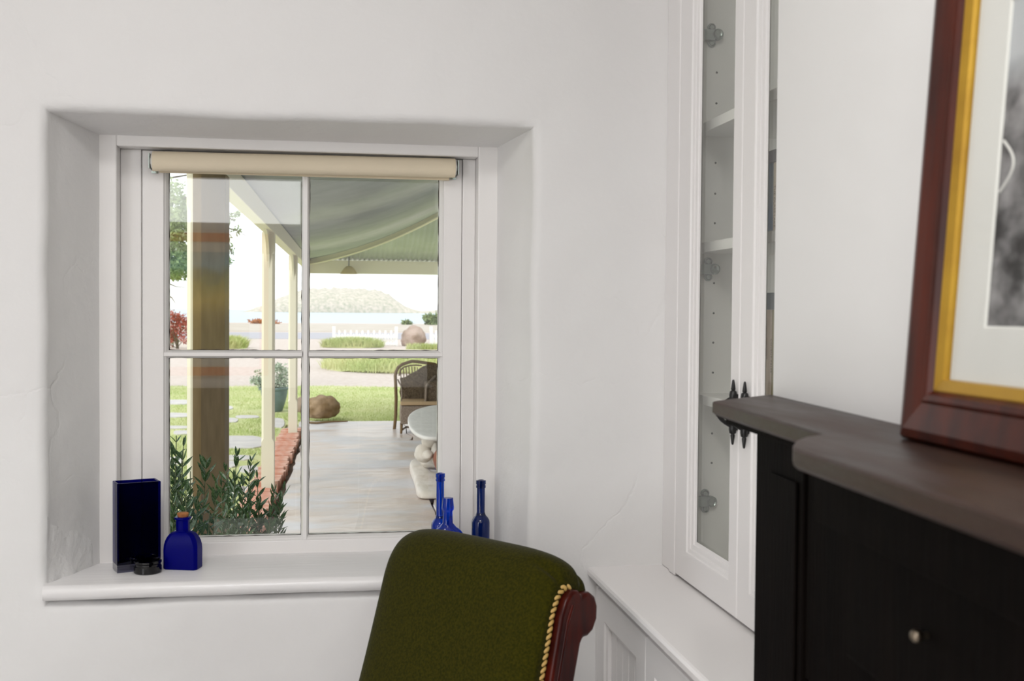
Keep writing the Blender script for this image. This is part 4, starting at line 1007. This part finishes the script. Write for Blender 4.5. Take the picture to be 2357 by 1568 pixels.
# foliage helper: leaf quads as one mesh
def leafmesh(centres, n, size, seed, asp=.35, droop=.2):
    r = random.Random(seed); vs = []; fs = []
    for i in range(n):
        c, rad = centres[r.randrange(len(centres))]
        while True:
            d = Vector((r.uniform(-1, 1), r.uniform(-1, 1), r.uniform(-1, 1)))
            if d.length < 1: break
        p = Vector(c)+Vector((d.x*rad[0], d.y*rad[1], d.z*rad[2]))
        ax_ = Vector((r.gauss(0, 1), r.gauss(0, 1), r.gauss(-droop, .8))).normalized(); sd = ax_.cross(Vector((r.gauss(0, 1), r.gauss(0, 1), r.gauss(0, 1)))).normalized()
        l = size*r.uniform(.6, 1.2); w_ = l*asp*.5; k = len(vs)
        vs += [p, p+ax_*l*.45+sd*w_, p+ax_*l, p+ax_*l*.45-sd*w_]; fs.append((k, k+1, k+2, k+3))
    b = B(); b.v = [tuple(v) for v in vs]; b.f = fs; return b
def bush(name, px, py, halfw, htop, y, n, size, mat, label, seed, asp=.4, zb=ZG):
    c = onZ(px, py, zb) if y is None else onY(px, py, y); s_ = c.y/FPX
    r = thing(name, (c.x, c.y, c.z), label, 'plant'); rr2 = random.Random(seed); cs = []
    for k in range(14):
        q = rr2.random(); cs.append(((c.x+rr2.uniform(-.8, .8)*halfw*s_*(1-.4*q), c.y+rr2.uniform(-.5, .5)*halfw*s_, c.z+htop*s_*(.15+.75*q)), (halfw*s_*.34, halfw*s_*.34, htop*s_*.17)))
    for k in range(7):
        e_ = cs[k][0]; B().tube([(c.x+rr2.uniform(-.1, .1)*halfw*s_, c.y, c.z), ((c.x+e_[0])/2, (c.y+e_[1])/2, c.z+(e_[2]-c.z)*.55), e_], [.012*halfw*s_*2, .008*halfw*s_*2, .003*halfw*s_*2], 5).build('stem', 'bark', r)
    tag(quick(leafmesh(cs, n, size, seed, asp), 'foliage', mat, r), 'leaves', kind='stuff')
bush('red_shrub', 410, 803, 44, 82, None, 1500, .14, 'red_leaf', 'red-leaved shrub at the left edge of the window', 31)
bush('red_shrub', 512, 795, 14, 35, None, 350, .12, 'red_leaf', 'small dark red shrub just right of the brown post', 32)
bush('green_shrub', 398, 800, 22, 40, None, 350, .16, 'tree_leaf', 'pale green plant at the foot of the red shrub', 33)
bush('shore_bush', 994, 748, 26, 24, 118, 900, .5, 'tree_leaf', 'round dark green bush on the shore at the right pane edge', 34)
bush('shore_bush', 937, 748, 13, 9, 118, 300, .4, 'tree_leaf', 'small low bush on the shore left of the round one', 35)
bush('shore_scrub', 600, 747, 45, 9, 120, 700, .4, 'cork', 'low russet scrub on the shore between the cream posts', 36)
# tree at the left
tc_ = onZ(180, 905, ZG); ty = tc_.y
tree = thing('garden_tree', (tc_.x, ty, ZG), 'leafy tree with twiggy branches hanging in at the left pane', 'tree')
tp = lambda px, py, dy=0: onY(px, py, ty+dy)
B().tube([tp(180, 905), tp(190, 750), tp(205, 600), tp(240, 460), tp(290, 360)], [.22, .19, .16, .12, .07], 10).build('trunk', 'bark', tree, smooth=60)
brs = [[(205, 600), (300, 560), (390, 545), (470, 530), (530, 526), (550, 533), (566, 543)], [(215, 560), (320, 470), (430, 455), (505, 480), (540, 492), (553, 496)], [(200, 640), (290, 640), (370, 645), (405, 660), (430, 662)], [(230, 500), (330, 420), (450, 400), (520, 440)],
       [(200, 620), (330, 600), (440, 590), (510, 598), (535, 610)], [(215, 580), (320, 540), (400, 500), (420, 480)], [(300, 640), (360, 670), (395, 685), (405, 700)], [(520, 527), (525, 560), (532, 580), (540, 590)], [(500, 480), (525, 500), (545, 512)]]
for i, b in enumerate(brs):
    n = len(b); B().tube([tp(x, y, .3*math.sin(i*2+k)) for k, (x, y) in enumerate(b)], [max(.004, .05*(1-k/(n-1))**1.3) for k in range(n)], 6).build('branch', 'bark', tree)
sc_ = ty/FPX; cl = []
for (x, y, w_, h_) in ((400, 450, 40, 40), (375, 470, 50, 60), (400, 545, 38, 30), (395, 590, 35, 35), (405, 625, 22, 18), (350, 520, 60, 90), (420, 500, 15, 20), (402, 565, 30, 30), (408, 520, 24, 25), (425, 600, 12, 30), (395, 470, 40, 50), (390, 610, 30, 30)):
    cl.append((tp(x, y), (w_*sc_, 1.2, h_*sc_)))
tag(quick(leafmesh(cl, 6500, .095, 41, .4), 'foliage', 'tree_leaf', tree), 'dense leaves', kind='stuff')
cl2 = [(tp(x, y), (w_*sc_, .3, h_*sc_)) for x, y, w_, h_ in ((530, 500, 18, 8), (520, 512, 12, 10), (545, 530, 18, 6), (522, 545, 10, 8), (530, 570, 14, 18), (525, 600, 12, 10), (520, 495, 10, 8), (550, 490, 8, 5))]
tag(quick(leafmesh(cl2, 420, .09, 42, .35), 'twig_leaves', 'tree_leaf', tree), 'sparse twig leaves', kind='stuff')
# potted bush
pc = onZ(631, 952, ZG); s_ = pc.y/FPX
pot = thing('potted_bush', (pc.x, pc.y, zt_), 'grey-green bush in a tall teal glazed pot on the lawn', 'plant')
ps = lambda v: v*s_
B().lathe((pc.x, pc.y, zt_), [(.001, .0), (ps(17), 0), (ps(19), ps(3)), (ps(26), ps(25)), (ps(30), ps(44)), (ps(30), ps(49)), (ps(33), ps(50)), (ps(33.5), ps(54)), (ps(32), ps(55)), (ps(28), ps(54)), (ps(26), ps(46)), (.001, ps(45))], 28).build('pot', 'pot_glaze', pot, smooth=40)
cs = []; rr2 = random.Random(5)
for (x, y, w_, h_) in ((648, 858, 15, 22), (650, 885, 13, 14), (600, 868, 14, 20), (606, 885, 14, 12), (588, 876, 12, 8), (625, 880, 22, 16), (640, 845, 10, 8), (655, 865, 10, 18), (615, 860, 10, 18)):
    c = onY(x, y, pc.y); cs.append(((c.x, c.y, c.z), (ps(w_), ps(16), ps(h_))))
for k in range(9):
    e_ = Vector(cs[k][0]); B().tube([(pc.x+rr2.uniform(-.06, .06), pc.y, zt_+ps(46)), ((pc.x+e_.x)/2, pc.y, (zt_+ps(50)+e_.z)/2), e_+Vector((0, 0, ps(8)))], [.009, .006, .002], 5).build('stem', 'olive_stem', pot)
tag(quick(leafmesh(cs, 1700, .052, 51, .4), 'foliage', 'sage_leaf', pot), 'small grey-green leaves', kind='stuff')

# wicker armchair
wc = onZ(969, 992, ZV); WCy = wc.y
wk = thing('wicker_chair', (wc.x, WCy, ZV), 'brown wicker armchair with spindle hoop back by the stone table', 'chair')
s_ = WCy/FPX
def wkp(px, py, dy=0): p = onY(px, py, WCy); return Vector((p.x, WCy+dy, p.z))
yb_ = .26; yf_ = -.30
hoop = [wkp(911, 999, yb_+.05)] + [wkp(x, y, yb_) for x, y in ((914, 960), (915, 920), (914, 890), (913, 868), (915, 858), (920, 848), (930, 841), (942, 837), (952, 834), (965, 835), (985, 838), (1005, 841), (1022, 850), (1032, 866), (1034, 900), (1034, 950))] + [wkp(1036, 995, yb_+.05)]
B().tube(hoop, [.022]*len(hoop), 8).build('back_hoop', 'cane', wk, smooth=60)
hp2 = [wkp(x, y, yb_-.01) for x, y in ((922, 868), (924, 856), (932, 848), (945, 844), (960, 843), (975, 844))]
B().tube(hp2, .010, 6).build('inner_hoop', 'cane', wk, smooth=60)
for i in range(8):
    px = 925+i*6.6; B().tube([wkp(px, 850-4*math.sin(i/7*math.pi), yb_), wkp(px+1.5, 878-i*2.2, yb_-.02)], .0075, 6).build('spindle', 'cane', wk)
bp_ = [(923, 873), (935, 871), (948, 863), (962, 856), (976, 846), (990, 841), (1010, 842), (1026, 852), (1030, 880), (1030, 924), (926, 924), (922, 905), (926, 890)]
B().prism([wkp(x, y, yb_-.04) for x, y in bp_], (0, .03, 0)).build('back_panel', 'wicker', wk, bevel=.008)
for nm, pp_ in (('arm_panel', [(979, 880), (984, 878), (1030, 873), (1034, 930), (978, 930)]),):
    B().prism([wkp(x, y, yf_+.12) for x, y in pp_], (0, .34, 0)).build(nm, 'wicker', wk, bevel=.012)
B().tube([wkp(976, 932, yf_+.1), wkp(977, 905, yf_+.1), wkp(978, 886, yf_+.1), wkp(984, 879, yf_+.12), wkp(1004, 868, yb_-.1)], .014, 8).build('arm_rail', 'wicker_pale', wk, smooth=60)
B().tube([wkp(921, 924, yf_+.15), wkp(924, 908, yf_+.2), wkp(926, 893, yb_-.1), wkp(922, 884, yb_), wkp(919, 876, yb_)], .010, 8).build('arm_rail', 'wicker_pale', wk, smooth=60)
B().loft([[wkp(x, 0, d) * 1 for x, d in ()] or [Vector((wkp(x, 920, 0).x, WCy+d, z)) for x, d in ((918, yf_), (1030, yf_), (1030, yb_-.05), (924, yb_-.05))] for z in (wkp(950, 929).z, wkp(950, 921).z)]).build('seat', 'seat_pad', wk, bevel=.012)
sk0, sk1 = wkp(950, 968).z, wkp(950, 930.5).z
B().loft([[Vector((wkp(x, 950, 0).x, WCy+d, z)) for x, d in ((918+k, yf_), (1028-k, yf_), (1028-k, yb_-.05), (922+k, yb_-.05))] for z, k in ((sk0, 0), (sk1, 1))]).build('skirt', 'wicker_pale', wk, bevel=.01)
B().tube([wkp(917, 969, yf_), wkp(975, 969, yf_), wkp(1030, 969, yf_)], .012, 6).build('skirt_rim', 'wicker_pale', wk)
for px in (921, 1026):
    b_ = wkp(px, 968, yf_+.03); B().tube([b_, (b_.x-.008, b_.y-.03, ZV)], [.02, .015], 8).build('leg', 'cane', wk)
B().tube([wkp(923, 984, yf_+.04), wkp(935, 983, .0), wkp(1024, 984, yf_+.04)], .013, 6).build('stretcher', 'cane', wk)

# stone table
zt_s = .34
tb_px = [(1012, 1004), (990, 1004), (972, 1002), (955, 994), (943, 982), (937, 966), (940, 955), (948, 947), (961, 940), (976, 936), (992, 932), (1012, 930), (1060, 930), (1100, 936), (1120, 958), (1110, 990), (1060, 1003)]
tpts = [onZ(x, y, zt_s) for x, y in tb_px]
tcn_ = sum(tpts, Vector())/len(tpts)
tbl = thing('stone_table', (tcn_.x, tcn_.y, ZV), 'thick pale stone slab table on stacked rough stones', 'table')
slb = B(); lo = []
slb.loft([[tuple(tcn_+(p-tcn_)*(.97+.02*noise.noise(p*3))+Vector((0, 0, -.06+.012*noise.noise(p*5)))) for p in tpts], [tuple(tcn_+(p-tcn_)*1.0+Vector((0, 0, -.03+.01*noise.noise(p*6)))) for p in tpts], [tuple(p+Vector((0, 0, -.008))) for p in tpts], [tuple(tcn_+(p-tcn_)*.985) for p in tpts]])
o = slb.build('slab', 'slab_stone', tbl, smooth=80)
sb = o.modifiers.new('sub', 'SUBSURF'); sb.levels = 2; sb.render_levels = 2
yt = 9.9
def sst(px, py, hw, hh, dep, seed, mat='whitewashed_stone', y=yt, amp=.14):
    c = onY(px, py, y); q = y/FPX; return stone((c.x, c.y, c.z), (hw*q, dep, hh*q), seed, 3, amp, 1.3).build('support_stone', mat, tbl, smooth=60)
sst(992, 1017, 22, 18, .12, 1); sst(976, 1044, 22, 22, .13, 2, amp=.1); sst(985, 1048, 13, 11, .1, 3, y=9.7); sst(1004, 1045, 12, 26, .12, 6, y=9.75); sst(1012, 1058, 14, 28, .12, 4, 'red_stone', y=9.6)
sst(1012, 1062, 45, 20, .25, 9, y=10.2)
ft_px = [(940, 1066), (950, 1058), (962, 1056), (978, 1068), (990, 1086), (1004, 1095), (1030, 1098), (1040, 1137), (1000, 1135), (968, 1137), (957, 1128), (957, 1110), (948, 1090)]
ftp = [onZ(x, y, ZV+.05) for x, y in ft_px]; fcn = sum(ftp, Vector())/len(ftp)
B().loft([[tuple(Vector((p.x, p.y, ZV+.001))) for p in ftp], [tuple(Vector((p.x, p.y, ZV+.003))) for p in ftp], [tuple(p+Vector((0, 0, .02*noise.noise(p*4)))) for p in ftp], [tuple(fcn+(p-fcn)*.9+Vector((0, 0, .03))) for p in ftp]]).build('foot_stone', 'whitewashed_stone', tbl, smooth=80)
sb = bpy.data.objects['foot_stone'].modifiers.new('sub', 'SUBSURF'); sb.levels = 2; sb.render_levels = 2

# ---- olive shrubs in front of the first post
lfm = []
for v in range(3):
    b = B(); L_ = 1.0; n = 5; bend = (.10, .22, -.08)[v]; loops = []
    wd_ = [.012, .09, .13, .125, .08, .006]
    vs = []; fs = []
    for k in range(6):
        t = k/5; zc = bend*t*t; vs += [(-wd_[k], t, zc+.03*math.sin(math.pi*t)), (0, t, zc-.01), (wd_[k], t, zc+.03*math.sin(math.pi*t))]
    for k in range(5):
        a = k*3; fs += [(a, a+1, a+4, a+3), (a+1, a+2, a+5, a+4)]
    b.add(vs, fs); me = b.mesh('leaf', 'olive_leaf'); lfm.append(me)
rl = random.Random(99)
def olive(label, stems, yc, group_pos, dy=0):
    base = onY(group_pos, 1330, yc); base.z = ZG+.03
    r = thing('olive_shrub', base, label, 'shrub', 'olive shrubs below the window'); cand = []
    for (px, py, y) in stems:
        y += dy; tip = onY(px, py, y); rootx = base.x+(tip.x-base.x)*.35+rl.uniform(-.05, .05); p0 = Vector((rootx, yc+(y-yc)*.4, ZG+.03))
        mid = p0.lerp(tip, .55)+Vector(((rootx-tip.x)*.18+rl.uniform(-.03, .03), rl.uniform(-.04, .04), .03))
        path = [p0.lerp(mid, 0)]; N_ = 38; pts_ = []
        for k in range(N_+1):
            t = k/N_; pts_.append(p0*(1-t)**2+mid*2*t*(1-t)+tip*t*t)
        B().tube(pts_[::2]+([pts_[-1]] if N_ % 2 else []), [.0045*(1-.8*k/19)+.0006 for k in range(20)], 5).build('stem', 'olive_stem', r)
        length = sum((pts_[k+1]-pts_[k]).length for k in range(N_)); d = 0; sd = rl.uniform(0, 6.28)
        for k in range(N_):
            seg = (pts_[k+1]-pts_[k]); d += seg.length
            frm = length-d
            if frm > .62 or rl.random() < .12: continue
            t = seg.normalized(); side = t.cross(Vector((math.cos(sd), math.sin(sd), .2))).normalized(); sd += 1.57+rl.uniform(-.4, .4)
            for sg in (-1, 1):
                if rl.random() < .1: continue
                dr = (t*rl.uniform(.45, .95)+side*sg*rl.uniform(.6, 1.0)+Vector((0, 0, rl.uniform(-.15, .2)))).normalized()
                if k >= N_-1: dr = (t+side*sg*.35).normalized()
                cand.append((frm, pts_[k+1], dr, rl.uniform(.044, .068)*(.7 if frm < .03 else 1)))
    cand.sort(key=lambda c: c[0]); extra = B()
    for i, (frm, p, dr, l) in enumerate(cand):
        z_ = Vector((rl.uniform(-.5, .5), rl.uniform(-.9, .1), 1)); x_ = dr.cross(z_).normalized(); z_ = x_.cross(dr)
        mt = Matrix((x_, dr, z_)).transposed()
        if i < 290: piece('leaf', lfm[i % 3], r, p, mt.to_quaternion(), (l, l, l))
        else:
            me = lfm[i % 3]; extra.add([p+mt @ (v.co*l) for v in me.vertices], [tuple(f.vertices) for f in me.polygons])
    if extra.v: tag(quick(extra, 'lower_leaves', 'olive_leaf', r), 'crowded lower olive leaves', kind='stuff')
Y0 = 4.1
olive('olive shrub with upright shoots at the left pane edge', [(406, 1003, 4.1), (422, 1028, 4.0), (396, 1055, 4.2), (438, 1085, 4.0), (415, 1090, 4.2), (400, 1100, 4.1), (428, 1130, 3.9), (392, 1120, 4.0), (476, 1052, 4.2), (498, 1112, 4.1), (455, 1150, 4.0), (410, 1150, 4.2), (440, 1170, 4.1), (482, 1180, 4.0), (400, 1180, 4.0), (418, 1060, 4.3)], Y0, 430)
olive('olive shrub spreading right towards the flagstones', [(545, 1052, 4.1), (578, 1064, 4.15), (520, 1085, 4.2), (560, 1098, 4.0), (592, 1102, 4.1), (510, 1120, 4.1), (540, 1125, 4.3), (575, 1140, 4.0), (600, 1158, 4.1), (630, 1135, 4.15), (652, 1128, 4.2), (645, 1165, 4.1), (622, 1190, 4.0), (605, 1205, 4.1), (560, 1170, 4.2), (525, 1165, 4.0), (585, 1190, 4.1), (545, 1200, 4.0), (625, 1212, 4.05), (520, 1210, 4.1)], Y0+.62, 560, .62)
